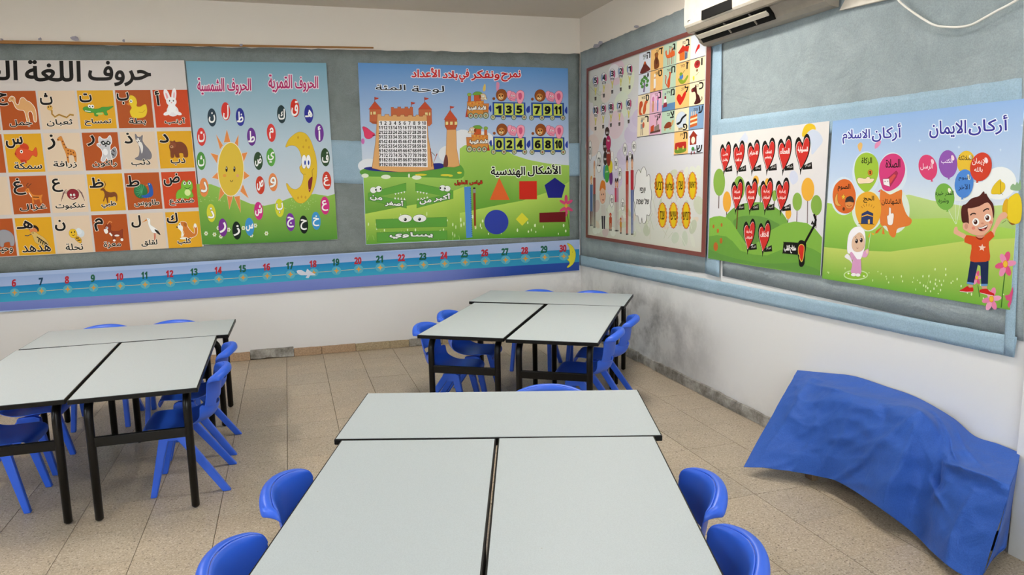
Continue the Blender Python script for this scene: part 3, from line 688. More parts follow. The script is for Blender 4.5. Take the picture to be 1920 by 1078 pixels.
for x, y in ((250, 850), (335, 860), (478, 812), (628, 795), (748, 770), (860, 850), (400, 880), (375, 795), (708, 868)):
    for k in range(6): A.E(x+13*math.cos(k*1.05), y+15*math.sin(k*1.05), 7, 8, 'dfe4cf', 0, n=8)
    A.E(x, y, 5, 6, 'd8c04a', n=8)
for k in range(26): A.E(1040+R.random()*330, 500+R.random()*110, 4, 4, 'b7cf86', n=6)
for k in range(16): A.E(170+R.random()*320, 470+R.random()*60, 4, 4, 'b7cf86', n=6)
rays = ['460 -200 430 -70 495 -75', '575 -150 530 -20 575 20' if 0 else '578 -150 532 -45 572 10', '668 30 595 45 625 140', '690 268 622 210 632 305', '680 495 622 355 596 425', '600 640 590 470 535 480', '485 612 462 460 520 478', '375 520 440 440 398 370', '312 285 376 220 380 305', '295 38 372 60 360 140', '352 -150 392 0 420 -40']
for r_ in rays: A.Q(r_, 'e08a48', 'ecd6c0', 1.0)
A.E(500, 202, 128, 268, 'd9b93c', 0, 'efe6cf', 2.4, 40)
for x in (457, 536): A.E(x, 200, 11, 28, '2b1d10'); A.E(x-3, 190, 4, 8, 'f2efe6')
A.E(437, 265, 17, 17, 'dd9a3c'); A.E(568, 265, 15, 17, 'dba06a'); A.Ln('492 312 500 324 508 327 516 322 522 310', 1.0, '3a2a14')
A.S('1056 -24 1075 -80 1110 -125 1180 -172 1250 -160 1300 -100 1335 -10 1360 80 1370 190 1360 320 1320 440 1260 520 1210 545 1160 525 1110 460 1075 400 1062 350 1072 348 1110 392 1160 404 1205 372 1230 310 1232 255 1205 222 1196 178 1212 160 1218 90 1190 5 1150 -35 1100 -40', 'ddb92a', 'b0802a', 1.0, 5)
for x in (1240, 1284): A.E(x, 125, 24, 70, 'f4f4f2', 0, '6a5a30', .8)
for x in (1250, 1286): A.E(x, 135, 8, 24, '1f3fa0')
A.S('1282 322 1325 275 1318 360 1300 430 1288 415', '7a2430'); A.E(1290, 408, 10, 8, 'd0706a'); A.Ln('1205 225 1225 250 1260 250', .8, '9a7a20'); A.Ln('1340 190 1320 215 1325 275', .8, '8a5a20')
for x, y in ((1233, -25), (1290, -20), (1180, -120), (1260, -90), (1215, 480), (1180, 490), (1255, 485)): A.E(x, y, 9, 14, 'c99a24')
OV = [('ن', 310, -322, '2b3d49'), ('ل', 449, -385, 'd2362c'), ('ظ', 595, -327, '2c3290'), ('ت', 203, -127, 'd23c34'), ('ط', 709, -128, '66308a'), ('ث', 201, 117, '4f8f3c'), ('ض', 778, 117, '2d4a2c'), ('ص', 797, 362, 'c4391f'),
      ('د', 230, 380, 'e08648'), ('ذ', 302, 643, 'd3cf34'), ('ر', 420, 790, '76308f'), ('ز', 560, 820, '122019'), ('س', 690, 783, '3d8fc9'), ('ش', 781, 622, 'c92c80'),
      ('ك', 1013, -355, '24383c'), ('ق', 1148, -418, 'd0301f'), ('هـ', 1288, -358, '2c2f92'), ('م', 909, -167, 'd43a34'), ('أ', 1394, -167, '6d3090'), ('ي', 905, 80, '58a040'), ('ف', 1455, 80, '2c4a28'), ('و', 927, 332, 'e0854a'),
      ('غ', 1470, 315, 'c63a26'), ('ب', 993, 592, 'd4d22e'), ('ع', 1452, 568, 'cc2f7e'), ('ج', 1103, 735, '74309a'), ('ح', 1237, 760, '101a16'), ('خ', 1362, 722, '3c90c8')]
for ch, x, y, c in OV:
    if ch == 'د': A.E(x, y+40, 40, 60, c)
    A.E(x, y, 45, 92, c, -.07, n=26)
    g = {'ل': (-24, -60, 26, 80), 'أ': (-12, -65, 12, 75), 'ق': (-34, -70, 30, 78), 'ط': (-30, -55, 32, 55), 'هـ': (-34, -40, 34, 30), 'س': (-34, -30, 34, 40), 'ش': (-32, -60, 32, 50), 'م': (-18, -50, 20, 55)}.get(ch, (-30, -52, 30, 52))
    A.T(ch, x+g[0], y+g[1], x+g[2], y+g[3], 'f3f1ee', .5, '3a3030' if ch in 'دذوب' else None, .5)
A.view(340, 100, 5.39)
A.T('الحروف', 465, 255, 700, 412, 'b32a66', .45, 'ecdce4', 1.3, dx=4); A.T('الشمسية', 162, 250, 430, 415, 'b32a66', .45, 'ecdce4', 1.3, dx=4)
A.T('الحروف', 1150, 235, 1378, 388, 'b32a66', .45, 'ecdce4', 1.3, dx=4); A.T('القمرية', 880, 215, 1115, 395, 'b32a66', .45, 'ecdce4', 1.3, dx=4)
A.build('print', p2)

# ---- poster 3: numbers castle, trains and shapes
q3 = [(671, 117.5), (1065, 128), (1068, 441.5), (686, 459)]
p3 = poster_sheet('numbers_poster', 'b', q3, .019, 'b8cde0', 'large blue and green poster with a castle number square, number trains and coloured shapes', 1.0)
A = Art('b', .019, 1.08); A.f = homography(q3)
A.G([(0, 0), (1, 0), (1, .42), (0, .42)], '5f92cc', 'b3c4dc'); A.G([(0, .42), (1, .42), (1, .62), (0, .62)], 'b3c4dc', 'd6dbe0')
for x, y, rx, ry in ((.47, .45, .07, .09), (.56, .42, .06, .05), (.4, .5, .05, .05), (.03, .56, .05, .04)): A.E(x, y, rx, ry, 'dde0e4')
A.view(660, 100, 4.49)
A.view(860, 290, 5.39)
hill(A, [(10, -60), (60, -95), (200, -110), (400, -90), (560, 5), (700, 50), (900, 90), (1118, 108)], 'a5c95c', '5f9a34', [(10, 560), (60, 580), (200, 560), (400, 560), (560, 560), (700, 560), (900, 560), (1120, 560)])
A.view(660, 300, 5.99)
hill(A, [(125, 120), (300, 150), (600, 190), (900, 195), (1250, 190)], '9cc55a', '569030', [(150, 640), (400, 620), (700, 600), (900, 600), (1270, 590)])
A.view(660, 300, 5.99)
hill(A, [(145, 605), (500, 535), (760, 490), (1000, 420), (1130, 350), (1245, 305), (1290, 290)], 'b4cf58', '5f9c34', [(160, 948), (500, 928), (760, 916), (1000, 905), (1130, 900), (1245, 893), (1262, 890)])
A.view(860, 290, 5.39)
hill(A, [(10, 590), (200, 550), (400, 510), (640, 465), (880, 385), (1000, 350), (1118, 270)], 'b0cf5c', '4f8f2c', [(10, 862), (200, 853), (400, 846), (640, 838), (880, 830), (1000, 826), (1122, 822)])
for k in range(34): A.E(20+R.random()*1080, 620+R.random()*190, 4+R.random()*5, 8+R.random()*16, 'd9e6bd', n=8)
A.view(660, 300, 5.99)
for k in range(30): A.E(170+R.random()*1060, 600+R.random()*290, 4+R.random()*5, 8+R.random()*18, 'd3e2b0', n=8)
for k in range(14): A.Ln([(170+k*80, 900), (176+k*80+R.uniform(-30, 30), 900-R.uniform(40, 120))], .7, '9cc560')
# castle
A.view(660, 100, 4.49)
A.S('92 975 400 940 770 930 920 945 925 1050 700 1045 300 1040 100 1030', '5d9a3c'); A.S('100 968 180 955 430 970 700 925 772 938 760 965 640 985 420 1000 180 990', '22287e')
for x, y, rx in ((110, 1030, 30), (285, 1040, 40), (545, 1045, 40), (480, 1030, 8)): A.E(x, y, rx, 18, 'dfe6cf')
for x, y, rx in ((580, 1022, 50), (790, 1025, 45), (830, 1030, 20), (905, 1005, 20)): A.E(x, y, rx, 9, 'd7c93a')
OUT = '8a4a24'
A.Q('150 470 245 470 245 575 225 580 150 575', 'c0643c', OUT, 1); A.Q('150 575 245 575 215 595 175 590', 'a8512e', OUT, 1); A.Q('142 470 192 405 250 470', 'c04a2a', OUT, 1)
A.Q('330 455 350 455 350 465 385 465 385 452 410 452 410 465 445 465 445 452 470 452 470 465 490 465 490 452 510 455 515 535 330 535', 'c0643c', OUT, 1)
A.Q('562 470 668 470 672 590 650 612 562 575', 'c0643c', OUT, 1); A.Q('558 470 614 408 670 470', 'c04a2a', OUT, 1)
for x, y in ((156, 492), (178, 490), (615, 498), (648, 498)): A.Q(' '.join(str(v) for v in (x, y, x+(12 if x in (156, 648) else 22), y, x+(12 if x in (156, 648) else 22), y+25, x, y+25)), 'e3cf8a', OUT, .8)
A.Q('215 512 245 512 245 530 275 530 278 515 310 515 312 530 340 530 345 518 375 518 378 532 405 532 410 518 440 518 442 532 470 532 475 520 505 520 508 532 535 532 540 520 565 520 568 532 595 532 600 520 628 520 640 700 690 975 560 995 400 998 250 985 170 965 200 740', 'd9a468', OUT, 1.2)
A.Q('225 568 630 570 637 958 232 950', 'e9e8ea')
for x, y, s_ in ((190, 368, 1), (498, 408, 1), (610, 370, 1), (826, 442, 1)): A.Ln([(x, y), (x+2, y+42)], 1, '7a2a1a'); A.Q(f'{x+1} {y} {x+38} {y+8} {x+26} {y+18} {x+2} {y+24}', 'b8402c')
A.Q('800 640 875 640 880 800 905 945 860 958 800 955 790 880', 'd9a468', OUT, 1); A.Q('782 555 882 555 884 610 870 640 800 642 784 612', 'b8552f', OUT, 1); A.Q('776 556 826 480 884 556', 'c04a2a', OUT, 1)
for x in (788, 826, 864): A.Q(f'{x} 575 {x+22} 575 {x+22} 600 {x} 602', 'e3cf8a', OUT, .6)
A.S('770 950 778 880 792 852 806 880 806 950', '6a3a34'); A.Ln('660 800 672 955 716 845', 1.6, 'a03a20'); A.Ln('668 830 700 862', 1, '5a4a40')
A.S('90 620 120 625 165 660 190 680 170 705 140 720 110 705 100 660', 'd83a62', '8a1c40', 1); A.E(185, 690, 14, 5, '7a1c30'); A.E(92, 740, 14, 24, 'c86ab0')
for r_ in range(10):
    for c_ in range(10):
        n_ = str(r_*10+c_+1); cx = 241+40.5*c_+(4 if r_ > 5 else 0)*.6; cy = 587+38.7*r_; w_ = 17 if len(n_) == 1 and 1 else 18
        wd_ = 9 if len(n_) == 1 else (16.5 if len(n_) == 2 else 18.5)
        A.T(n_, cx-wd_, cy-14, cx+wd_, cy+14, '221f22', .12)
A.T('نمرح ونفكر في بلاد', 765, 133, 1262, 232, 'c2201f', .5, 'eadfe4', 1.3) if 0 else None
A.T('الأعداد', 503, 125, 738, 200, 'c4222a', .6, 'eadfe4', 1.3); A.T('بلاد', 765, 150, 888, 222, 'c4222a', .6, 'eadfe4', 1.3)
A.T('لوحة', 505, 275, 775, 340, '1c1a22', .25, 'dfe6ee', 1.2); A.T('المئة', 200, 265, 450, 310, '1c1a22', .25, 'dfe6ee', 1.2)
A.view(860, 110, 5.39)
A.T('نمرح', 432, 122, 624, 228, 'c4222a', .6, 'eadfe4', 1.3); A.T('ونفكر', 130, 118, 410, 218, 'c4222a', .6, 'eadfe4', 1.3); A.T('في', 8, 108, 102, 232, 'c4222a', .6, 'eadfe4', 1.3)
A.S('262 255 272 270 270 320 250 330 245 300', 'e0c060'); A.S('385 235 412 250 405 310 385 325 380 280', 'd98aa8')
def wheel(x, y, r=24, c='c8553a'):
    A.E(x, y, r, r*1.08, '5c6a52', n=18); A.E(x, y, r*.74, r*.8, 'b9bfa2', n=16); A.E(x, y, r*.4, r*.44, '5c6a52', n=12); A.E(x, y, r*.25, r*.27, c, n=10)
def wagon(x, y, nums, cs):
    A.S(f'{x-42} {y+60} {x-20} {y+30} {x-14} {y+70} {x-20} {y+100}', '2a3f9a'); A.S(f'{x+338} {y+70} {x+360} {y+40} {x+362} {y+110} {x+340} {y+95}', '2a3f9a')
    A.Q(f'{x} {y} {x+325} {y+6} {x+330} {y+150} {x+2} {y+148}', '23489c', '16306e', 1)
    for k, n_ in enumerate(nums):
        a0 = x+14+105*k
        A.Q(f'{a0} {y+12} {a0+88} {y+14} {a0+90} {y+132} {a0+2} {y+130}', 'c3cf5a')
        for d in range(9): A.E(a0+12+R.random()*66, y+24+R.random()*100, 4, 4, '4f9a5a', n=6)
        ww = 26 if len(n_) == 1 else 32
        A.T(n_, a0+44-ww, y+36, a0+44+ww, y+112, '131313', .7)
    for k in range(4): wheel(x+2+105*k, y+152, 26, 'd06a3a' if k % 2 else 'e0b050')
    A.E(x+10, y-36, 15, 15, '8a4a24', n=12); A.E(x+88, y-72, 54, 60, '8f4c22', 0, '5c2c12', 1, n=28); A.E(x+82, y-58, 32, 34, 'c98540'); A.E(x+80, y-42, 20, 16, 'ecd29a')
    A.E(x+68, y-66, 6, 8, '221208'); A.E(x+98, y-66, 6, 8, '221208'); A.E(x+80, y-52, 7, 5, '2a140a'); A.Ln([(x+68, y-38), (x+80, y-32), (x+94, y-40)], 1, '4a2410')
    A.E(x+195, y-60, 42, 46, 'e78fa6', 0, '9a3c5c', 1); A.S(f'{x+150} {y-110} {x+185} {y-112} {x+172} {y-60} {x+158} {y-40} {x+145} {y-70}', 'ef9cb2', '9a3c5c', 1)
    A.S(f'{x+240} {y-95} {x+275} {y-120} {x+312} {y-100} {x+312} {y-40} {x+285} {y+12} {x+255} {y+5} {x+238} {y-50}', 'ef9cb2', '9a3c5c', 1); A.S(f'{x+258} {y-85} {x+285} {y-95} {x+296} {y-60} {x+280} {y-25} {x+262} {y-40}', 'd25a80')
    A.E(x+192, y-66, 7, 10, 'f6f2f4'); A.E(x+214, y-62, 7, 10, 'f6f2f4'); A.E(x+193, y-64, 3.5, 6, '221'); A.E(x+214, y-60, 3.5, 6, '221'); A.S(f'{x+180} {y-40} {x+200} {y-30} {x+225} {y-25} {x+222} {y-12} {x+195} {y-14} {x+178} {y-24}', 'e78fa6', '9a3c5c', .8)
wagon(345, 440, '135', 0); wagon(735, 445, ['7', '9', '11'], 0); wagon(350, 790, '024', 0); wagon(740, 792, ['6', '8', '10'], 0)
def engine(x, y, d, words):
    f = lambda v: x+d*v
    def q(l, c, o=None): A.Q(' '.join(f'{f(a)} {y+b}' for a, b in l), c, o, .8)
    q([(-115, 165), (-88, 20), (-98, -40), (-85, 20), (-70, 60), (-70, 165)], 'b03a24'); q([(-85, 60), (-85, -55), (-60, -55), (-60, 60)], 'c4632e', '5c2c12'); A.E(f(-74), y-62, 20, 16, '8fb04a', 0, '4a5a20', .8)
    q([(-95, 10), (70, 0), (70, 140), (-95, 140)], 'cf8a3c', '7a3a18'); q([(-25, 0), (-25, -60), (45, -60), (45, 0)], 'c4562a', '7a3a18'); A.S(' '.join(f'{f(a)} {y+b}' for a, b in [(-40, -62), (-10, -90), (40, -86), (58, -66), (10, -58)]), '6fa03c', '3a5a1c', .8)
    q([(70, 30), (122, 30), (116, 130), (70, 130)], 'c97a3a', '7a3a18')
    for k in range(9): A.E(f(-80+k*17), y+10+R.random()*24, 8, 8, 'e09a3c' if k % 2 else 'd0662c', n=8)
    A.E(f(62), y-40, 32, 32, 'd8bf9a', 0, '5c3a1c', .8); A.E(f(90), y-22, 16, 12, 'e9dcc0', 0, '5c3a1c', .6); A.E(f(98), y-26, 5, 4, '1a1210'); A.E(f(54), y-46, 6, 9, 'f6f4ee', 0, '222', .5); A.E(f(72), y-46, 6, 9, 'f6f4ee', 0, '222', .5); A.E(f(34), y-40, 12, 20, '8a4a24')
    for k, r_ in ((-60, 28), (-8, 27), (42, 22), (92, 32)): wheel(f(k), y+152-(r_-26)*.6, r_, 'd0a040' if r_ > 30 else 'c8553a')
    A.T(words, x-90, y+50, x+92, y+98, 'f3eee6', .35, '4a3a30', .8)
engine(182, 425, 1, 'الأعداد الفردية'); engine(200, 765, -1, 'الأعداد الزوجية')
A.view(860, 290, 5.39)
A.T('الأشكال الهندسية', 328, 108, 1028, 228, '14110f', .6, 'dfe6d2', 1.3) if 0 else None
A.T('الأشكال', 700, 100, 1028, 218, '14110f', .55, 'dfe6d2', 1.3); A.T('الهندسية', 328, 122, 668, 228, '14110f', .55, 'dfe6d2', 1.3)
A.T('قياس', 110, 262, 238, 305, 'b8301c', .3, '3a1a10', .6); A.T('الطول', -40, 262, 88, 308, 'b8301c', .3, '3a1a10', .6)
A.Q('410 232 516 457 314 457', 'd8622c'); A.Q('612 268 790 266 792 451 612 453', 'c62a1c'); A.Q('972 232 1078 310 1042 436 905 437 868 308', '23277e')
A.E(381, 681, 122, 124, '2f3f9c', n=40); A.Q('640 585 706 652 642 718 578 652', 'd8d33a')
for k in range(6): A.E(1086+34*math.cos(k*1.05+.5), 515+68*math.sin(k*1.05+.5), 16, 42, 'cf4a78', k*1.05+.5+1.57)
A.E(1086, 515, 14, 22, 'dba23a'); A.Ln('1096 600 1110 680 1118 740', 1.6, '4f7a2c'); A.Q('815 588 1080 577 1082 680 816 685', '6b1a1e')
A.Q('55 325 122 322 138 835 78 842', '4f86c8'); 
for k in range(26): A.Ln([(122+k*.6-8, 340+k*19), (130+k*.6-4, 340+k*19)], .7, '1c2a4a')
A.Q('145 345 170 342 176 720 165 755 156 720', '8a3a20'); A.Q('145 345 170 342 172 385 148 388', '8a8a8c'); A.Q('158 720 176 718 166 758', 'd8b080'); A.Q('146 332 168 330 170 345 146 347', '2a2224')
A.view(660, 300, 5.99)
EY = lambda x, y, rx, ry, px, py: (A.E(x, y, rx, ry, 'e9ebe8', 0, '3a4a3a', .9), A.E(px, py, 9, 12, '141a14'))
A.Q('182 372 605 258 606 348 300 405 608 462 612 540 185 452', '5fa03c', '3a6e26', .8); A.Q('712 258 1135 345 1135 432 728 538 730 462 1000 398 716 345', '5fa03c', '3a6e26', .8)
for k in range(4):
    A.Q(f'{478+k*33} {376-k*7} {500+k*33} {371-k*7} {490+k*33} {392-k*7}', 'e9ebe8'); A.Q(f'{474+k*35} {438+k*3} {496+k*35} {442+k*3} {484+k*35} {414+k*3}', 'e9ebe8')
    A.Q(f'{725+k*34} {348+k*6} {748+k*34} {352+k*6} {736+k*34} {370+k*6}', 'e9ebe8'); A.Q(f'{733+k*34} {452-k*7} {756+k*34} {448-k*7} {742+k*34} {428-k*7}', 'e9ebe8')
EY(300, 326, 35, 34, 322, 325); EY(240, 338, 36, 34, 268, 335); EY(1018, 314, 36, 32, 992, 314); EY(1070, 322, 36, 32, 1045, 320)
A.T('من', 204, 392, 338, 445, 'eceee9', .45, '2a3a3a', .9, dy=22); A.T('أصغر', 375, 445, 572, 515, 'eceee9', .45, '2a3a3a', .9, dy=14) ; A.T('أكبر', 920, 395, 1100, 470, 'eceee9', .45, '2a3a3a', .9, dy=-22); A.T('من', 762, 442, 890, 500, 'eceee9', .45, '2a3a3a', .9, dy=-10)
A.Q('268 668 1062 642 1066 745 276 768', '5a9c3c', '3a6e26', .8); A.Q('278 815 1066 794 1068 888 284 918', '5a9c3c', '3a6e26', .8)
EY(597, 656, 74, 42, 598, 668); EY(760, 655, 74, 42, 758, 665)
A.E(598, 668, 17, 18, '141a14'); A.E(758, 665, 17, 18, '141a14'); A.E(592, 662, 5, 5, 'f0f0f0'); A.E(752, 659, 5, 5, 'f0f0f0')
A.T('يساوي', 425, 815, 905, 880, 'e6ebe4', .6, '2a3a34', 1.0)
A.build('print', p3)

# ---- number strip
q7 = [(-150, 521), (1086.5, 449), (1086.5, 507), (-150, 596)]
p7 = poster_sheet('number_strip', 'b', q7, .0235, '93a8cc', 'long blue number line strip running under the posters on the back wall', 1.25, 'number line')
A = Art('b', .0235, 1.08); A.f = homography(q7)
def sl(x, ys): return ys[0]+(ys[1]-ys[0])*(x/1086.5)
def edge(x, k):
    xs = [-150, 0, 280, 560, 820, 1086.5]; Y = {0: [528, 519.5, 504, 481.5, 466.5, 449.5], 1: [546, 537.5, 518.5, 497.5, 480.5, 467], 2: [573, 566.5, 549, 525.5, 507.5, 491], 3: [590, 583, 566, 546, 527.5, 506.5]}[k]
    for i in range(5):
        if x <= xs[i+1] or i == 4: return Y[i]+(Y[i+1]-Y[i])*(x-xs[i])/(xs[i+1]-xs[i])
A.view(0, 0, 1)
XS = [-150+k*41.2 for k in range(31)]
for a, b, c1, c2, d1, d2 in ((0, 1, '8ea6d2', '9fb2d8', 'a3b4d4', '9cb0d4'), (1, 2, '1f7fb8', '3aa0c0', '2a86b0', '3390b4'), (2, 3, '7684c4', '6b79bd', '2c4c9c', '2a4694')):
    L = A.layer([(x, edge(x, a)) for x in XS]+[(x, edge(x, b)) for x in XS])
    for x0, x1 in zip(XS, XS[1:]):
        i = [A.put(p, L) for p in ((x0, edge(x0, a)), (x1, edge(x1, a)), (x1, edge(x1, b)), (x0, edge(x0, b)))]
        def bl(p, q, x): t = min(1, max(0, (x-820)/130)); u, v = A.col(p), A.col(q); return tuple(u[j]*(1-t)+v[j]*t for j in range(4))
        A.F.append(tuple(i)); A.C.append([bl(c1, d1, x0), bl(c1, d1, x1), bl(c2, d2, x1), bl(c2, d2, x0)])
NP = [(4, -72, 537), (5, -23, 534), (6, 26, 531), (7, 76.5, 528), (8, 125.5, 525), (9, 174, 522), (10, 224, 519), (11, 270.6, 516.4), (12, 318, 513.5), (13, 363.7, 510), (14, 409, 507), (15, 454.4, 504), (16, 499.6, 501), (17, 543.3, 498.3),
      (18, 586.8, 495), (19, 629.4, 491.6), (20, 671, 489), (21, 711.5, 486), (22, 752.6, 483.4), (23, 792.8, 481), (24, 832.4, 479), (25, 870.8, 476.5), (26, 908.8, 474.4), (27, 946.6, 472.3), (28, 983.7, 470), (29, 1020, 467.7), (30, 1055.6, 466)]
A.Ln([(x+1, y+17.6-(n-6)*.13) for n, x, y in NP], .9, 'c9b98a')
for n, x, y in NP:
    sy = y+17.6-(n-6)*.13; sx = x+1.5; r_ = 5.6
    A.E(sx, sy, 9, 8, '5aa8bc', n=14)
    A.P([(sx+(r_ if k % 2 == 0 else 2.3)*math.cos(k*PI/4), sy+(r_ if k % 2 == 0 else 2.3)*math.sin(k*PI/4)) for k in range(8)], 'cf9a4a')
    w_ = (3.6 if n < 10 else 6.6)*(1-.004*(n-6)); h_ = 6.6 if n < 10 else 6.2
    if n == 11: w_ = 5.2
    A.T(str(n), x-w_, y-h_, x+w_, y+h_, 'b02a34' if n % 2 == 0 else ('1d3f5c' if n == 7 else '1f5c44'), .5, dy=-.6)
A.view(860, 290, 5.39)
A.S('1098 895 1140 915 1170 960 1182 1010 1172 1070 1150 1110 1110 1140 1095 1135 1120 1105 1118 1080 1098 1060 1115 1045 1108 1022 1125 1015 1122 960 1112 925', 'd6cf3a', '8a8428', .8, 3)
A.E(1150, 985, 3, 3, '6a6420')
A.view(520, 420, 3.31)
A.S('120 290 150 285 175 300 185 278 200 290 215 300 240 318 205 318 195 335 175 332 185 318 150 318 130 310', 'c9cfdc', None, 0, 2)
A.build('print', p7)
bmx = None
# ---- framed board with letter cards (right wall)
def lerp2(a, b, t): return (a[0]+(b[0]-a[0])*t, a[1]+(b[1]-a[1])*t)
q4 = [(1099.6, 128.5), (1334.5, 42.5), (1322.5, 482.7), (1098.4, 445)]
q4i = [(1103, 133.8), (1325.5, 54.5), (1314.8, 473), (1101.6, 440)]
KR = 1.03
b4 = poster_sheet('framed_board', 'r', q4, .021, 'd9d6d0', 'brown framed board with picture letter cards, number balloons and yellow ovals', 1.2, 'notice board')
for i in range(4):
    o_, o2, i_, i2 = q4[i], q4[(i+1) % 4], q4i[i], q4i[(i+1) % 4]
    V = [on_x(p[0], p[1], XR-d) for d in (.021, .034) for p in (o_, o2, i2, i_)]
    mesh_obj('frame_rail', V, [(0, 1, 2, 3), (7, 6, 5, 4), (0, 4, 5, 1), (1, 5, 6, 2), (2, 6, 7, 3), (3, 7, 4, 0)], FRAME, b4)
A = Art('r', .021, KR); A.f = homography(q4i)
A.G([(0, 0), (1, 0), (1, .5), (0, .5)], 'cfcfc8', 'd3d2da'); A.G([(0, .5), (1, .5), (1, 1), (0, 1)], 'd3d2da', 'c9c9bb')
def blot(x, y, rx, ry, c, rot=0): A.E(x, y, rx, ry, c, rot, n=16)
for t in range(9): blot(.27+.035*t, .70-.055*t+.02*math.sin(t*2), .065, .05, 'cbbfd6' if t % 2 else 'd0c6da', 0)
for x, y, c in ((.06, .12, 'bfc2b2'), (.12, .2, 'c4c8b8'), (.3, .06, 'd9c2cc'), (.4, .12, 'd6dcc4'), (.08, .3, 'd9c9c4'), (.2, .16, 'd9ccc4'), (.35, .25, 'd4dcc8'), (.12, .38, 'd8cdc6'), (.3, .35, 'd9c4cc'), (.05, .45, 'd8c6c0')): blot(x, y, .05+.03*R.random(), .06+.03*R.random(), c, R.random())
for k in range(60):
    x = .03+.95*R.random(); y = .8+.19*R.random() if x < .5 else .62+.36*R.random()
    c = R.choice(['c2c6b0', 'b7bda6', 'cdcfc0', 'd3c6b4', 'c9b6b4', 'd5d8cc', 'bcc4b0']); blot(x, y, .01+.03*R.random(), .01+.04*R.random(), c, R.random()*3)
for k in range(40):
    x = .45+.5*R.random(); y = .75+.24*R.random(); A.Ln([(x, y), (x+R.uniform(-.04, .04), y-R.uniform(.03, .09))], .6, R.choice(['aeb79a', 'd9dccc', 'bdb7a0']))
A.view(1085, 50, 5.136)
A.Ln('90 555 140 610 200 665 250 640', .5, '8a8a80'); A.S('290 420 320 370 360 362 390 400 400 470 330 500 300 480', 'e4e2e6')
def balloon(x, y, n_, word, s=1.0):
    A.E(x, y, 27*s, 48*s, 'dedce0', 0, '3c3238', .8); A.E(x+17*s, y, 8*s, 36*s, 'c0507a'); A.E(x-17*s, y, 6*s, 34*s, '6a8ab8'); A.E(x, y, 12*s, 44*s, 'e9e6e4')
    w_ = 17 if len(n_) == 2 else 11; A.T(n_, x-w_, y-30, x+w_, y+22, '17120f', .35)
    A.T(word, x-19*s, y+34*s, x+19*s, y+58*s, '2a2428', .15, 'e6e2e4', .4)
    A.Ln([(x-12, y+62), (x-2, y+110), (x-4, y+140)], .7, 'c8b84a'); A.Ln([(x+14, y+62), (x+3, y+110), (x+2, y+140)], .7, 'c8b84a'); A.Ln([(x, y+70), (x, y+125)], 1.6, 'd8cf62')
    A.Q(f'{x-11} {y+158} {x+9} {y+154} {x+8} {y+188} {x-9} {y+192}', '5a5450'); A.Q(f'{x-11} {y+158} {x+9} {y+154} {x+8} {y+164} {x-10} {y+168}', '3a3634')
for x, y, n_, wd in ((163, 520, '5', 'חמש'), (243, 492, '4', 'ארבע'), (324, 455, '3', 'שלוש'), (406, 430, '2', 'שתיים'), (491, 410, '1', 'אחת')): balloon(x, y, n_, wd)
for x, y, n_, wd in ((163, 808, '10', 'עשר'), (237, 790, '9', 'תשע'), (311, 775, '8', 'שמונה'), (393, 765, '7', 'שבע'), (482, 740, '6', 'שש')): balloon(x, y, n_, wd)
HG = homography([(1180+78/4.144, 50+212/4.144), (1180+595/4.144, 50+38/4.144), (1180+575/4.144, 50+790/4.144), (1180+60/4.144, 50+860/4.144)])
def hc(c, r): return lambda p: HG(((c+p[0]/100)*.2, (r+p[1]/100)*.25))
LIL, ORA, GRN, CRM, PNK, BLU = 'd8dde8', 'eebd74', 'b3cbb4', 'ecdcb8', 'dfafc6', '7e9fc2'
def g_mount(): A.S('12 96 36 60 44 48 56 48 66 62 96 92', '6a2a22'); A.E(50, 52, 8, 8, 'c05a2a'); A.S('34 30 50 18 60 20 44 36', 'aab6bc')
def g_bear(): A.S('30 92 26 60 34 44 30 26 40 20 54 22 60 30 56 46 66 62 68 88 50 96', '7a4420'); A.E(45, 32, 11, 10, '9a5c2c'); A.E(48, 60, 10, 16, '5c2c14')
def g_camel(): A.S('14 32 24 26 28 44 40 46 48 20 56 42 66 18 74 38 82 34 88 56 78 62 30 62', 'd8622c'); [A.Ln([(x, 58), (x+2, 94)], .8, 'a8481c') for x in (34, 44, 64, 74)]
def g_house(): A.Q('10 52 40 30 90 38 84 62 60 54 20 60', 'c8321f'); A.Q('22 60 58 54 60 92 24 90', 'd8702a'); A.Q('58 54 82 60 80 88 60 92', '8a94a0'); A.Q('36 34 46 24 54 34 46 40', 'c8321f'); A.Q('64 62 74 64 72 90 64 90', '4a5a78')
def g_rocket(): A.S('30 80 44 52 54 44 62 48 60 60 48 66', 'cc2a22')
def g_tree(): A.Ln('48 90 52 60 50 40', 3, '7a6a8a'); [A.E(x, y, 12, 8, '4f8a3c', r) for x, y, r in ((30, 30, -.4), (50, 20, 0), (66, 28, .4), (24, 46, .3), (78, 42, -.3), (46, 38, .2), (34, 62, .1), (72, 60, .1))]
def g_chef(): A.Q('28 40 44 38 46 70 42 84 30 84', 'ece8e6'); A.E(36, 26, 7, 10, 'f0ece8'); A.E(38, 36, 6, 5, 'dba88a'); A.Ln('32 84 32 96', 1.2, 'b0502a'); A.Ln('40 84 40 96', 1.2, 'b0502a')
def g_cat(): A.S('40 96 36 70 44 52 50 40 48 26 62 30 60 44 58 60 56 92', 'cc4f24'); A.Ln('36 90 22 70 26 44 18 36', 1.6, 'cc4f24')
def g_cricket(): A.S('16 70 36 92 66 92 88 70 82 62 56 80 34 66', '8aa02c'); A.E(40, 62, 14, 12, '4a7ac0'); A.E(36, 50, 10, 8, '7a9a2c'); A.Ln('46 50 64 36', .8, '5a6a1c')
def g_rose(): A.E(48, 26, 20, 17, 'b03030'); A.E(48, 24, 10, 8, '8a2020'); A.E(48, 52, 7, 6, '8a6a4a'); A.Ln('40 72 60 62', .8, '8a9a4a'); A.S('20 76 30 72 32 88 24 92', 'd8d040')
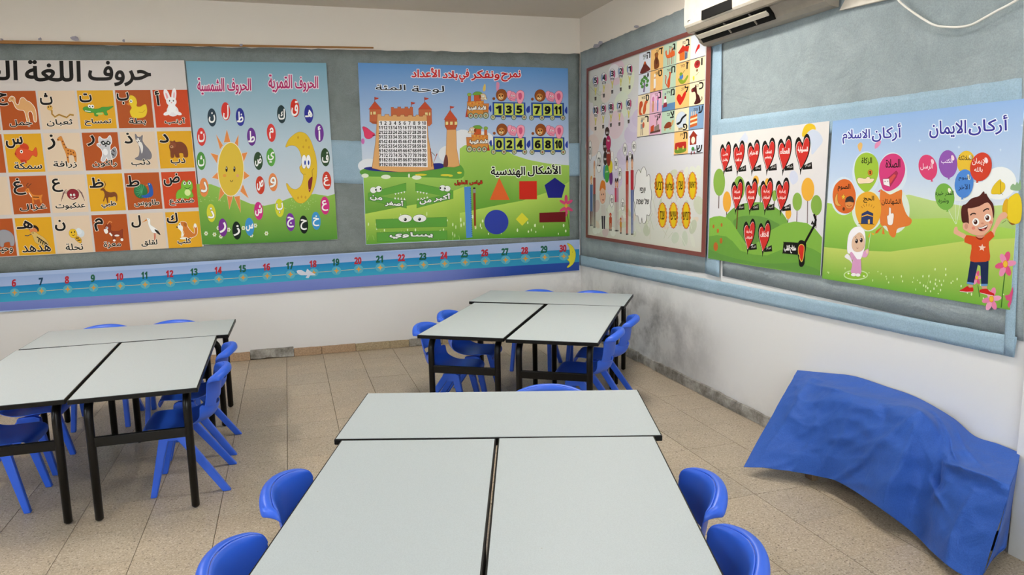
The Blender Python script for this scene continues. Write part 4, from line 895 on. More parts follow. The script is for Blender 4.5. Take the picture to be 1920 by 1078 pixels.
def g_squirrel(): A.S('10 60 16 34 36 32 42 50 30 66 28 84 44 94 20 96 10 82', 'c8522a'); A.S('54 44 70 30 84 40 72 52 70 80 54 96 44 80', 'cc5a2c')
def g_candle(): [ (A.E(x, 34, 18, 24, 'ecc4da'), A.E(x, 34, 9, 13, 'd07aa8'), A.Q(f'{x-5} 42 {x+5} 42 {x+4} 92 {x-4} 92', c)) for x, c in ((28, 'c8862a'), (66, '5a7ab8'))]
def g_tower(): A.Q('0 70 100 66 100 98 0 99', '5c86b0'); A.Q('12 62 36 60 40 80 8 82', '8a3040'); A.Q('16 44 32 43 34 60 14 62', 'ece6e6'); A.Q('18 32 30 31 32 44 17 45', '8a3040'); A.E(24, 22, 6, 6, '7a8a98')
def g_heart(): A.S('10 52 20 36 36 40 46 50 58 36 78 28 70 54 40 84 22 72', 'cc2a1e')
def g_dog(): A.S('14 26 34 20 42 10 48 26 54 50 66 60 76 90 34 92 46 70 38 42 16 40', '4a1e1a'); A.Ln('74 86 86 78 84 66', 1.4, '4a1e1a'); A.E(20, 32, 5, 5, 'a03030')
def g_robot(): A.E(38, 26, 9, 7, '8a9aa0'); A.Q('28 40 50 38 52 62 28 64', '9a9a98'); A.E(52, 46, 9, 14, 'c85a3c'); A.Ln('34 64 32 94', 1.4, '9a8a78'); A.Ln('46 64 46 94', 1.4, '9a8a78')
def g_train(): A.Q('14 58 40 52 40 82 12 84', 'c04a24'); A.Q('44 62 80 52 84 78 44 84', '8a7a70'); A.Ln('64 56 62 30 72 20', 1.2, '6a5a50'); A.Q('10 84 92 78 92 88 10 92', '5a3a34')
def g_turtle(): A.S('20 74 34 56 56 50 74 56 80 70 50 78', '8a3c22'); A.S('74 60 84 44 92 46 90 58 80 70', 'c8a06a'); A.E(28, 82, 7, 5, 'c8a06a'); A.E(68, 80, 7, 5, 'c8a06a')
def g_dolph(): A.E(46, 50, 38, 36, 'c9d3de', 0, '8a94a0', .4); A.S('14 62 36 56 50 40 78 28 84 34 60 46 46 62 24 70', '14161c')
def g_cake(): A.Q('10 42 58 34 58 84 10 90', 'c8622c'); A.Q('10 52 58 46 58 54 10 60', 'ead8b0'); A.Q('10 70 58 64 58 72 10 78', 'ead8b0'); [A.Ln([(x, 40), (x, 22)], 1.2, 'e6c8a0') for x in (20, 32, 44)]
def g_bag(): A.S('10 56 16 50 78 48 84 56 84 88 10 92', '6a8a2c'); A.S('8 54 16 48 80 46 86 54 84 74 48 70 10 76', 'b82a24'); A.Q('24 66 32 66 32 80 24 80', 'd8c05a'); A.Q('62 64 70 64 70 78 62 78', 'd8c05a')
def g_clock(): A.Q('6 30 34 4 62 26 56 30 56 62 12 64 12 32', '9a3424'); A.E(34, 44, 13, 15, 'ece2cc'); A.E(34, 80, 10, 8, '3c8a3c'); A.E(24, 98, 4, 8, '8a2030'); A.E(44, 98, 4, 6, 'a02030')
CR = [(0, 0, LIL, 'ה', 'הר געש', g_mount), (1, 0, ORA, 'ד', 'דוב', g_bear), (2, 0, GRN, 'ג', 'גמל', g_camel), (3, 0, CRM, 'ב', 'בית', g_house), (4, 0, LIL, '', '', g_rocket),
      (0, 1, LIL, 'י', 'יער', g_tree), (1, 1, ORA, 'ט', 'טבח', g_chef), (2, 1, GRN, 'ח', 'חתול', g_cat), (3, 1, ORA, 'ז', 'זמיר', g_cricket), (4, 1, CRM, 'ו', 'ורד', g_rose),
      (0, 2, CRM, 'ס', 'סנאי', g_squirrel), (1, 2, PNK, 'נ', 'נר', g_candle), (2, 2, GRN, 'מ', 'מגדלור', g_tower), (3, 2, ORA, 'ל', 'לב', g_heart), (4, 2, CRM, 'כ', 'כלב', g_dog),
      (0, 3, CRM, 'ר', 'רובוט', g_robot), (1, 3, PNK, 'ק', 'קטר', g_train), (2, 3, GRN, 'צ', 'צב', g_turtle), (3, 3, CRM, 'פ', 'פלומה', g_dolph), (4, 3, BLU, 'ע', 'עוגה', g_cake), (3, 4, ORA, 'ת', 'תיק', g_bag), (4, 4, LIL, 'ש', 'שעון', g_clock)]
for c, r, cl, lt, wd, fn in CR:
    A.f = hc(c, r); A.P([(0, 0), (100, 0), (100, 98), (0, 98)], cl); fn()
    lb = (66, 6, 92, 34)
    if c == 4 and r == 4: lb = (58, 68, 94, 96)
    if c == 3 and r == 3: lb = (62, 70, 90, 96)
    if lt: A.T(lt, *lb, '151210', .45)
    if wd: A.T(wd, lb[0]-(34 if len(wd) > 3 else 24), lb[1]+4 if lb[1] < 50 else lb[3]-14, lb[0]-4, lb[1]+16 if lb[1] < 50 else lb[3]-2, '3a302a', .08)
for r in range(4): A.f = HG; A.Ln([(0, (r+1)*.25), (1, (r+1)*.25)], 1.1, '4a4648')
A.Ln([(.6, 1.25), (1, 1.25)], 1.1, '4a4648')
# left side: colour balloons, people and speech bubbles
A.view(1085, 240, 4.49)
for x, y, rx, ry, c in ((272, 420, 14, 60, '6a2a7a'), (282, 230, 11, 36, 'e6e2e2'), (218, 370, 12, 60, '4a88b8'), (238, 385, 20, 75, '3f9a44'), (268, 325, 17, 55, 'd8c42a'), (224, 255, 16, 58, '2a1c1a'), (252, 240, 18, 82, '8a2a1e'), (222, 140, 18, 62, '3c2222'), (250, 125, 20, 62, 'b01e5c'), (240, 30, 18, 38, '3a2620')): A.E(x, y, rx, ry, c, 0, '5a4a4a', .4)
for t_, x, y in (('חום', 240, 40), ('סגול', 250, 105), ('חום', 220, 155), ('אדום', 250, 210), ('שחור', 222, 262), ('ירוק', 238, 370), ('לבן', 282, 245)): A.T(t_, x-10, y-8, x+10, y+8, 'd8d2d0', .1)
def bubble(x, y, rx, ry, t_, tail=1): A.Q(f'{x-4} {y+ry*.8} {x+6} {y+ry*.8} {x+3} {y+ry+26}', 'e4e2e0', '3a3634', .7); A.E(x, y, rx, ry, 'e4e2e0', 0, '3a3634', .9); A.T(t_, x-rx*.6, y-ry*.4, x+rx*.6, y+ry*.4, '241f1e', .12)
bubble(97, 190, 13, 82, 'הם'); bubble(171, 285, 23, 90, 'צבע'); bubble(315, 300, 16, 50, 'את'); bubble(347, 385, 15, 52, 'היא'); bubble(278, 612, 15, 52, 'מי'); bubble(370, 645, 13, 50, 'מה'); bubble(390, 178, 17, 50, 'אני'); bubble(432, 225, 12, 30, 'הן'); bubble(465, 155, 18, 46, 'הוא')
def person(x, top, bot, w_, hair, skin, top_c, bot_c, ratio=.45, hr=28):
    A.E(x, top+hr*1.2, w_*.6, hr*1.2, skin); A.S(f'{x-w_*.65} {top+hr} {x-w_*.4} {top-4} {x+w_*.4} {top-4} {x+w_*.65} {top+hr} {x} {top+hr*.5}', hair)
    y0 = top+hr*2.2; ym = top+(bot-top)*ratio
    A.Q(f'{x-w_*.85} {y0} {x+w_*.85} {y0} {x+w_*.8} {ym} {x-w_*.8} {ym}', top_c); A.Q(f'{x-w_*.8} {ym} {x-1} {ym} {x-2} {bot} {x-w_*.55} {bot}', bot_c); A.Q(f'{x+1} {ym} {x+w_*.8} {ym} {x+w_*.55} {bot} {x+2} {bot}', bot_c)
    A.E(x-w_*.35, bot+4, w_*.3, 8, '2a2428'); A.E(x+w_*.4, bot+4, w_*.3, 8, '2a2428'); A.E(x, top+hr*1.9, w_*.2, 3, '8a2a2a')
person(107, 410, 815, 14, 'd8a05a', 'dcae90', '4a6a9a', '5a3a34', .72, 30); person(132, 285, 830, 12, 'c88a6a', 'dcae90', '9a4a44', '3a2a34', .5, 60)
A.S('178 520 186 460 200 440 222 462 224 520 200 500', 'd8782a'); A.E(202, 570, 25, 68, 'dcae96', 0, 'a8705a', .5); A.S('176 530 186 458 202 440 222 460 226 525 200 505', 'd8782a'); A.E(195, 560, 3, 8, '2a1c1a'); A.E(210, 558, 3, 8, '2a1c1a'); A.S('196 600 206 612 216 596 206 604', '8a2a2a')
A.Q('188 650 222 640 230 740 192 745', 'c9c4be'); A.Q('192 740 206 740 206 850 196 850', '3a3440'); A.Q('210 740 224 740 220 850 210 850', '3a3440')
person(268, 720, 855, 14, 'c0402a', 'c87a5a', 'b84a30', 'b0502c', .6, 14); person(354, 760, 880, 11, 'b0602a', 'd0986a', 'c88a3a', 'b06a2c', .6, 14)
person(312, 430, 860, 11, '2a1c1e', 'd09a84', 'c0405a', 'b8a8a4', .45, 34); person(327, 430, 860, 11, '2a1c1e', 'd09a84', 'b08aa0', 'b0a8a0', .45, 34)
person(408, 240, 890, 15, '2a1a1c', 'd8a486', 'b02a22', 'b0341f', .36, 56); person(450, 230, 890, 15, '2a1a1c', 'd8a486', 'b02438', '4a5c9a', .44, 56)
A.S('480 410 492 370 508 352 522 380 530 350 550 328 566 360 572 410 590 390 600 420 600 480 612 540 610 600 600 650 606 700 592 735 572 730 566 780 552 802 538 790 532 750 524 795 512 795 500 740 482 735 472 690 478 650 464 600 468 520 478 470', 'e3e2e0', '3a3636', 1.4, 3)
A.T('יופי', 516, 502, 562, 546, '221e1e', .25); A.T('של שפה', 487, 592, 592, 640, '221e1e', .25)
A.view(1180, 280, 5.13)
for t_, x, y, ry in (('רביעי', 287, 348, 125), ('שלישי', 386, 352, 130), ('שני', 494, 343, 132), ('ראשון', 607, 350, 138), ('שבת', 318, 632, 125), ('שישי', 424, 635, 130), ('חמישי', 546, 637, 133)):
    n = 36; A.P([(x+(47 if k % 2 else 41)*math.cos(2*PI*k/n), y+(ry if k % 2 else ry-8)*math.sin(2*PI*k/n)) for k in range(n)], 'b8402a'); A.E(x, y, 40, ry-9, 'd98a26'); A.E(x, y-2, 26, ry-12, 'd8b81c', n=26)
    w_ = 34 if len(t_) > 3 else 22; A.T(t_, x-w_, y-38, x+w_, y+42, '30180c', .15)
A.build('print', b4)

# ---- poster of red hearts
q5 = [(1334.8, 253.8), (1555.3, 226.7), (1538.5, 517.3), (1327, 484.4)]
p5 = poster_sheet('hearts_poster', 'r', q5, .021, 'd9d7d6', 'white and green poster with twelve red hearts and a black key', 1.0)
A = Art('r', .021, KR); A.f = homography(q5); A.G([(0, 0), (1, 0), (1, 1), (0, 1)], 'd9d4d0', 'd2d2da')
A.view(1320, 220, 6.7375)
A.S('1240 240 1245 170 1280 100 1340 78 1395 100 1412 155 1370 150 1320 180 1290 235', 'd9b62c'); A.Q('430 310 520 185 555 250 545 330 500 310', 'c6ccda'); A.S('1290 250 1320 180 1390 160 1460 200 1500 300 1430 400 1360 470 1350 330', 'c2cbdc'); A.S('1080 770 1090 700 1130 670 1180 720 1185 800 1120 850', 'c6cbdd')
for x, y, rx, ry, c, ty in ((192, 820, 74, 172, '84a84a', 1150), (445, 890, 72, 148, '84a84a', 1200), (655, 800, 38, 65, 'dfa840', 900), (290, 1065, 52, 130, 'e0a23c', 1250), (715, 930, 34, 72, '84a84a', 1150), (800, 830, 30, 60, 'dfa840', 900), (890, 990, 30, 70, '84a84a', 1150), (1065, 1215, 38, 70, 'dfa63c', 1330), (1178, 1065, 60, 115, '84a84a', 1320), (1312, 910, 82, 148, 'dfa63c', 1340), (1420, 1110, 70, 128, '7fa446', 1400)):
    A.Ln([(x-3, y+ry-8), (x-6, ty)], 1.4, '4a2a24'); A.E(x, y, rx, ry, c, 0, n=28)
A.view(1320, 360, 6.7375)
A.S('270 330 340 230 450 160 620 130 800 140 940 220 1000 280 1060 400 1000 600 400 620 300 480', '6f9e44'); A.S('370 370 460 310 620 300 760 320 900 380 960 440 880 640 500 640 420 480', '5f8c40')
A.Ln('425 210 412 470', 2.2, '6a4a20')
A.P(A.pts('68 335 120 312 200 302 280 320 340 370 400 460 470 560 520 640 560 760 560 925 50 836'), '7fb046')
A.P(A.pts('440 600 560 700 700 620 850 480 1000 400 1150 372 1300 392 1400 460 1492 575 1468 1058 1200 1022 560 925'), '7cab44')
A.P(A.pts('60 560 160 545 280 560 360 620 460 740 620 790 800 800 1000 720 1200 660 1380 720 1480 780 1468 1058 50 836'), '689a3e'); A.P(A.pts('54 720 200 780 400 840 700 900 900 905 1180 890 1400 960 1470 1000 1468 1058 50 836'), '5f9040')
for x, y, r_ in ((120, 435, 12), (222, 415, 12), (175, 490, 14), (215, 615, 18), (148, 690, 28)): A.E(x, y, r_, r_*2, 'b8642c')
def heart(x, y, w_, h_, l1, l2, tag_):
    """x,y: top centre notch, w_,h_ size"""
    def f(l, dx=0, dy=0, s=1): return [(x+dx+a*w_*s, y+dy+b*h_*s) for a, b in l]
    O = [(0, .02), (-.22, -.16), (-.42, -.10), (-.52, .12), (-.46, .4), (-.28, .68), (-.18, .9), (-.17, 1.04), (-.06, .86), (.22, .62), (.44, .36), (.54, .04), (.46, -.2), (.28, -.27), (.1, -.16)]
    A.Q(f'{x+.02*w_} {y+.74*h_} {x+.62*w_} {y+.62*h_} {x+.66*w_} {y+.84*h_} {x-.02*w_} {y+.87*h_}', '181514')
    A.S(f(O), '181514', None, 0, 3)
    I = [(.02, .14), (-.16, -.02), (-.34, .02), (-.43, .2), (-.36, .44), (-.2, .68), (-.12, .82), (.2, .56), (.38, .34), (.47, .06), (.4, -.1), (.26, -.14), (.1, -.02)]
    A.S(f(I, -.015*w_, -.008*h_, 1.03), 'ecdcd8', None, 0, 3); A.S(f(I), 'c2302a', None, 0, 3)
    if l2: A.T(l1, x-.24*w_, y+.16*h_, x+.24*w_, y+.27*h_, 'f0e2de', .12); A.T(l2, x-.28*w_, y+.36*h_, x+.24*w_, y+.48*h_, 'f0e2de', .12)
    else: A.T(l1, x-.32*w_, y+.14*h_, x+.36*w_, y+.33*h_, 'f0e2de', .2)
    A.T(tag_, x+.18*w_, y+.68*h_, x+.56*w_, y+.79*h_, 'e2dedb', .02)
A.view(1320, 220, 6.7375)
heart(270, 395, 132, 340, 'الأمن', 'والأمان', 'حزيران'); heart(440, 385, 142, 350, 'التميز', 'ضد العنف', 'أيار'); heart(625, 375, 150, 355, 'الاحترام', '', 'نيسان'); heart(815, 355, 160, 370, 'التعاطف', 'والتفاهم', 'آذار'); heart(1020, 335, 170, 390, 'العطاء', '', 'شباط'); heart(1245, 315, 185, 400, 'المسؤولية', '', 'كانون ثاني')
heart(418, 870, 142, 350, 'الشراكة', 'المجتمعية', 'تشرين أول'); heart(598, 865, 148, 360, 'الاشتراك', 'والمشاركة', 'أيلول'); heart(790, 860, 155, 365, 'إدارة', 'الصراعات', 'آب'); heart(990, 860, 165, 375, 'إدارة', 'الصراعات', 'تموز')
A.view(1320, 360, 6.7375)
heart(572, 430, 145, 350, 'إدارة', 'الصراعات', 'كانون أول'); heart(762, 450, 150, 355, 'الاختلاف', '', 'تشرين ثاني')
A.S('1010 630 1180 640 1185 650 1175 790 1165 792 1000 775 992 765 1005 640', '171413', None, 0, 2); A.S('1180 680 1200 620 1240 608 1285 640 1290 700 1275 800 1270 900 1240 945 1205 930 1195 850 1185 800 1170 760', '171413')
A.Ln('1275 640 1400 410', 4.2, '171413'); A.Ln('1395 430 1412 350 1388 280', 4.0, '171413'); A.Ln('1385 410 1368 370 1360 410', 3.4, '171413')
A.S('1190 700 1215 660 1250 662 1270 700 1262 800 1250 860 1230 885 1205 840 1205 800 1188 780', 'c8b04a'); A.S('1196 702 1218 670 1246 672 1262 702 1255 790 1244 850 1230 868 1214 830 1212 795 1196 770', 'c62a20')
A.T('مفتاح القلب', 1012, 672, 1160, 772, 'f0ece8', .25)
A.build('print', p5)

# ---- poster with the waving boy and the girl with balloons
q6 = [(1561.4, 227), (1921.5, 184.5), (1893.5, 581), (1541.3, 522)]
p6 = poster_sheet('balloon_poster', 'r', q6, .0225, 'd0dbe8', 'bright blue and green poster with a waving boy, a girl in white and coloured balloons', 1.1)
A = Art('r', .0225, KR); A.f = H6 = homography(q6)
A.G([(0, 0), (1, 0), (1, .35), (0, .35)], '8fb0dc', 'b9cbe2'); A.G([(0, .35), (1, .35), (1, .6), (0, .6)], 'b9cbe2', 'dfe4e4')
for x, y, rx, ry in ((.1, .35, .1, .12), (.0, .3, .03, .3), (.45, .25, .1, .1)): A.E(min(.9, x+.03), y, rx*.3, ry, 'bccde6') if 0 else None
A.E(.92, .4, .07, .08, 'e4e7e6'); A.E(.84, .44, .07, .05, 'e4e7e6'); A.E(.75, .46, .06, .03, 'dde4e2')
def hp(pts, base, ct, cb): hill(A, pts, ct, cb, base)
A.f = H6
hp([(0, .56), (.12, .50), (.3, .50), (.5, .46), (.62, .49), (.8, .52), (1, .5)], [(0, .8), (.12, .8), (.3, .8), (.5, .8), (.62, .8), (.8, .8), (1, .8)], 'b9cf82', '7cae4c')
hp([(0, .52), (.1, .53), (.25, .58), (.45, .60), (.7, .58), (.85, .60), (1, .62)], [(0, .95), (.1, .95), (.25, .95), (.45, .95), (.7, .95), (.85, .95), (1, .95)], 'a6cb58', '5c9c34')
hp([(0, .80), (.2, .80), (.42, .785), (.6, .74), (.8, .69), (1, .66)], [(0, 1), (.2, 1), (.42, 1), (.6, 1), (.8, 1), (1, 1)], 'bccb66', '6fa83c')
for k in range(40): A.E(.03+.94*R.random(), .90+.08*R.random(), .0015+.002*R.random(), .003+.005*R.random(), 'd3e2ae', n=8)
for k in range(14): A.E(.6+.2*R.random(), .84+.12*R.random(), .003, .007, 'd9e6bd', n=8)
A.view(1720, 330, 4.145)
A.S('730 108 725 80 745 60 760 70 775 45 785 60 800 30 803 108', '8aaa80'); A.Ln('60 900 100 760', .5, 'b8d080')
def flower(x, y, s, cs='d4527e', c2='e08cae'):
    for k, (dx, dy) in enumerate(((25, -100), (75, -10), (35, 90), (-40, 100), (-70, 20), (-30, -70))):
        a = math.atan2(dy, dx); d = math.hypot(dx, dy)*.62*s; A.E(x+d*math.cos(a), y+d*math.sin(a), 48*s, 25*s, c2 if k % 2 else cs, a)
    A.E(x, y, 22*s, 33*s, 'dd8a2a'); A.E(x, y, 17*s, 26*s, 'e2b83a')
A.Ln('682 740 668 860 652 1022', 2, '3e6a2a'); A.Ln('470 850 485 940', 1.4, '3e6a2a')
flower(684, 684, .9); flower(576, 955, .82, 'dc7fa4', 'e39cba'); flower(462, 790, .5)
A.Q('680 930 715 920 742 860 744 900 730 985 712 1028 700 1000 715 972 690 962', 'd0507c')
# butterflies
A.S('575 135 590 80 640 28 655 45 678 60 680 100 650 138 620 140', 'dcbc2c', 'a8801c', .7); A.Ln('645 40 650 140', .8, '6a4a10'); A.Ln('650 130 666 148', .6, '3a2a10')
A.S('660 270 672 200 700 175 710 220 705 330 690 320', 'd8a828'); A.S('700 300 705 190 740 150 780 135 805 180 812 260 800 350 760 372 715 350', 'e0c42a', 'b08a1c', .8); A.S('695 340 720 360 760 374 730 378', '7a4a1c'); A.Ln('690 345 655 368', .7, '3a2a10')
# boy
SK, HR_, TE, JN = 'dca78c', '4f2420', 'cc4f24', '1f2a4e'
A.Ln('300 372 296 200 290 30', .5, 'e6ecec'); A.Ln('305 372 335 190', .5, 'e6ecec'); A.Ln('298 375 242 268', .5, 'e6ecec')
A.S('290 400 310 395 320 425 382 460 385 500 350 480 300 455 282 440', SK); A.S('575 440 600 380 620 330 650 290 680 280 700 300 690 325 660 340 640 370 610 420 595 470', SK)
A.Q('412 660 554 652 548 840 496 840 490 700 470 690 438 835 386 825', JN); A.Q('386 822 438 830 434 845 384 838', '5f8ec4'); A.Q('494 838 545 838 545 854 496 856', '5f8ec4')
A.Q('396 844 432 846 430 866 400 862', 'cf9a82'); A.Q('500 856 542 856 540 876 505 876', 'cf9a82')
A.S('328 892 355 875 390 855 405 868 432 866 430 900 380 902', 'c4251f'); A.S('486 885 520 876 545 878 560 895 596 915 590 932 540 920 490 908', 'c4251f'); A.Ln('330 896 380 902 430 900', 1, 'e8dcdc'); A.Ln('490 908 540 921 590 932', 1, 'e8dcdc')
A.S('380 460 450 470 520 465 570 425 598 470 556 510 560 580 562 655 490 668 412 662 415 600 420 535 366 515', TE, None, 0, 2); A.S('450 468 470 490 500 494 520 465 505 480 480 484', '7a2018')
A.P([(503+(30 if k % 2 == 0 else 13)*math.sin(k*PI/5+.1), 557-(30 if k % 2 == 0 else 13)*math.cos(k*PI/5+.1)) for k in range(10)], 'e6c8b8')
A.Q('455 440 520 440 522 468 500 482 475 480 456 470', 'c98f78')
A.S('352 390 362 362 395 362 400 330 386 255 440 225 530 200 570 230 585 290 590 340 580 380 560 420 520 455 470 462 420 450 385 430 360 415', SK, 'a8705c', .5)
A.S('340 270 350 230 380 215 420 175 480 155 515 118 525 140 535 135 548 160 565 185 590 220 598 280 590 330 578 250 545 205 480 235 420 250 392 255 398 310 400 370 385 360 352 362 342 320', HR_, None, 0, 3)
A.E(380, 390, 14, 22, 'c98f78'); A.Ln('412 305 425 292 442 290 455 296', 2.4, '2e1614'); A.Ln('512 275 525 262 542 254 558 258', 2.4, '2e1614')
A.E(454, 357, 27, 30, 'f1efec'); A.E(546, 325, 26, 30, 'f1efec'); A.E(452, 357, 15, 19, '4a2016'); A.E(544, 325, 15, 19, '4a2016'); A.E(448, 350, 4, 6, 'f6f2f0'); A.E(540, 318, 4, 6, 'f6f2f0')
A.E(436, 404, 14, 13, 'd98470'); A.E(570, 360, 13, 13, 'd98470'); A.E(506, 368, 12, 7, 'cc8a72'); A.S('470 398 500 396 545 378 540 405 520 425 495 428 478 418', '5a1816', None, 0, 3); A.S('474 400 500 400 542 382 538 394 505 408 478 408', 'f2ece8', None, 0, 3); A.E(515, 416, 14, 8, 'd06a60')
# faith balloons
A.view(1700, 180, 4.9)
def bal(x, y, rx, ry, c, rot, lines, tc, kn=1):
    A.Q(f'{x+rot*60-12} {y+ry+14} {x+rot*60} {y+ry-6} {x+rot*60+14} {y+ry+12}', c); A.E(x, y, rx, ry, c, -rot*.4, n=30); A.S(f'{x-rx*.62} {y+ry*.55} {x+rot*60} {y+ry*1.04} {x+rx*.62} {y+ry*.55} {x} {y+ry*.3}', c, None, 0, 2)
    A.E(x+rx*.5, y-ry*.45, rx*.16, ry*.2, 'e8c8d2' if c in ('d24470', 'c8402c', '8c56a8') else 'e6e6c8', -.3)
    for t_, a, b, c_, d in lines: A.T(t_, a, b, c_, d, tc, .1)
bal(545, 610, 82, 108, 'dfb83a', -.3, [('الملائكة', 476, 545, 605, 590)], '4a3420')
bal(195, 655, 84, 118, 'd24470', .6, [('الرسل', 126, 620, 238, 680)], 'f0dfe4'); bal(380, 625, 86, 128, '8c56a8', .1, [('الكتب', 318, 575, 420, 625)], 'ece0ee')
bal(527, 805, 86, 132, '4c82cc', -.3, [('اليوم', 478, 730, 578, 780), ('الآخر', 476, 810, 580, 870)], '1c2c54'); bal(682, 650, 98, 134, 'c8402c', -.6, [('الإيمان', 602, 570, 736, 640), ('بالله', 622, 655, 698, 705)], 'f2e2dc')
bal(350, 925, 88, 124, '74aa48', .4, [('القدر خيره', 264, 870, 432, 920), ('وشره', 294, 940, 386, 990)], '1f3a20')
PU = '3a3590'
A.T('أركان', 575, 170, 925, 365, PU, .5, 'dfe6f2', 1.8, dy=-30) if 0 else None
A.T('أركان', 570, 190, 925, 362, PU, .5, 'dfe6f2', 1.8, dy=-15); A.T('الايمان', 210, 232, 545, 388, PU, .5, 'dfe6f2', 1.8, dy=-10)
for x, y in ((120, 410), (480, 470), (862, 495), (1060, 270)): A.P([(x+(16 if k % 2 == 0 else 4)*math.cos(k*PI/4), y+(18 if k % 2 == 0 else 4)*math.sin(k*PI/4)) for k in range(8)], 'd3e0ee')
A.view(1540, 190, 5.13)
A.T('أركان', 488, 225, 765, 390, PU, .4, 'dfe6f2', 1.6, dy=-12); A.T('الاسلام', 205, 275, 465, 405, PU, .4, 'dfe6f2', 1.6, dy=-8)
A.S('350 420 375 395 395 410 390 450 372 485 355 455', 'dcb06a'); A.S('520 405 570 378 570 405 545 440 515 455', 'd98ab0')
for x, y, rx, ry in ((430, 690, 132, 210), (685, 690, 140, 200), (215, 910, 125, 185), (445, 1050, 150, 200), (700, 1050, 150, 220)): A.E(x, y, rx, ry, 'cdd9e4' if y < 950 else 'd3dfd2', n=30)
A.S('318 680 330 580 375 515 440 493 505 520 545 590 550 680 525 770 480 840 440 872 400 860 345 790', '9abb3e'); A.S('555 700 565 600 620 525 700 502 770 540 805 630 795 720 745 810 660 862 600 850 575 800', 'cc3f78', None, 0, 5); A.Q('570 845 560 875 545 868', 'cc3f78')
A.S('108 920 125 820 175 762 230 748 285 775 325 860 330 940 310 1030 260 1075 190 1070 135 1020', 'd2672e')
A.S('565 870 600 862 660 895 720 870 770 850 778 880 775 950 800 1040 830 1100 870 1140 850 1190 780 1210 730 1230 715 1290 690 1310 655 1280 625 1200 565 1170', 'd97a38', None, 0, 4)
A.S('335 960 370 900 440 868 510 885 560 950 575 1050 550 1150 500 1220 440 1240 380 1200 340 1120 325 1040', 'dfa534')
A.T('الزكاة', 388, 540, 486, 612, '1c1712', .25); A.T('الصلاة', 620, 558, 758, 640, '1c1712', .25, dy=-4); A.T('الصوم', 158, 795, 278, 865, '1c1712', .25); A.T('الحج', 406, 910, 506, 975, '1c1712', .25); A.T('الشهادتان', 580, 938, 762, 1000, '1c1712', .2)
A.S('345 750 370 735 420 745 445 728 470 735 465 745 505 745 500 765 470 785 420 788 360 790', 'ead2b4', '3a2a20', .9); A.E(470, 685, 21, 27, 'd0822c', 0, '5a2a14', .9); A.T('$', 461, 670, 479, 700, '5a2a14', .2)
A.S('590 750 640 740 720 670 735 690 720 730 660 820 600 790', 'a83050', '4a1a28', .8, 1); A.Q('592 748 650 745 658 820 600 800', 'e9e0e4', '4a1a28', .8); A.Q('650 745 700 700 718 712 665 790', 'd0504a'); A.E(612, 770, 4, 6, '222'); A.E(640, 768, 4, 6, '222')
A.S('155 885 135 920 130 970 150 1002 190 1002 165 980 155 940', 'd9a050', '5a3018', .8); A.P([(212+(22 if k % 2 == 0 else 10)*math.sin(k*PI/5), 920-(30 if k % 2 == 0 else 13)*math.cos(k*PI/5)) for k in range(10)], 'e0b83a', '5a3018', .7)
A.E(268, 985, 40, 48, 'd98a4a', 0, '4a2414', .8); A.S('230 970 240 930 260 915 285 912 305 930 315 970 270 965', '3a302e'); A.Ln('245 1000 268 1012 290 1000', .8, '4a2414'); A.E(215, 1035, 12, 18, '6a3a1c')
A.view(1540, 380, 5.99)
for k in range(6): a = -2.35+k*.32; A.Ln([(520+80*math.cos(a), 110+70*math.sin(a)), (520+105*math.cos(a), 110+100*math.sin(a))], .7, '7a5020')
A.Q('455 125 518 92 580 122 576 236 515 238 448 232', '2f3d6a', '1a2040', .8); A.Q('455 150 516 130 580 150 580 160 516 142 455 162', 'd8a23a'); A.Q('524 190 545 188 545 236 524 238', 'e0b050'); A.Ln('415 236 595 242', .9, '4a3420')
A.S('740 150 758 135 762 62 770 55 780 66 782 120 800 118 812 132 810 180 795 245 752 245 742 190', 'eae2dc', '4a3a34', .8)
A.Ln('530 510 552 340', .6, 'd8e0d0'); A.Q('550 330 525 385 540 392', 'e0a030'); A.Q('560 335 600 350 580 368', 'e0a030'); A.Q('690 262 612 318 604 348 632 340', 'd0662c'); A.Q('695 265 680 350 712 355', 'd97a38')
A.E(387, 812, 125, 45, '8ebc3c', 0, 'c4dba0', 4); A.S('295 560 296 420 320 330 370 278 430 270 480 310 495 400 488 500 470 560 445 628 415 635 360 575', 'eeebee', 'b0a8ac', .6)
A.S('262 610 290 575 320 600 345 660 350 690 320 650', 'e6e2e4', 'b0a8ac', .5); A.S('470 560 500 530 528 520 528 570 500 612 455 605', 'd39ac0', 'a06a90', .5); A.S('322 570 350 558 380 600 345 642', 'd39ac0', 'a06a90', .5)
A.S('362 610 405 632 440 628 446 700 446 795 390 800 332 785 345 720', 'd39ac0', 'a06a90', .5, 2); A.S('400 632 360 575 345 540 440 550 470 552 445 628 420 635', 'f0edf0')
A.S('342 470 355 400 385 365 430 335 470 370 485 430 480 500 450 540 400 552 360 530', 'd9b79c', 'a8826a', .5)
A.E(395, 430, 16, 26, '1c1216'); A.E(448, 420, 16, 26, '1c1216'); A.E(390, 420, 5, 8, 'f4f2f2'); A.E(443, 410, 5, 8, 'f4f2f2'); A.Ln('383 392 392 382', 1, '2a1c1a'); A.Ln('438 374 452 378', 1, '2a1c1a'); A.Ln('396 505 405 516 416 508', .8, '8a3a34')
A.E(362, 808, 28, 18, 'eee9ec', 0, 'b0a8ac', .4); A.E(412, 812, 26, 18, 'eee9ec', 0, 'b0a8ac', .4); A.E(515, 550, 13, 24, 'e2bea4')
for x, y in ((305, 795), (478, 825)): A.E(x, y, 11, 10, 'e8edd8')
A.build('print', p6)
# remove the scratch lettering object
bpy.data.objects.remove(_to, do_unlink=True)

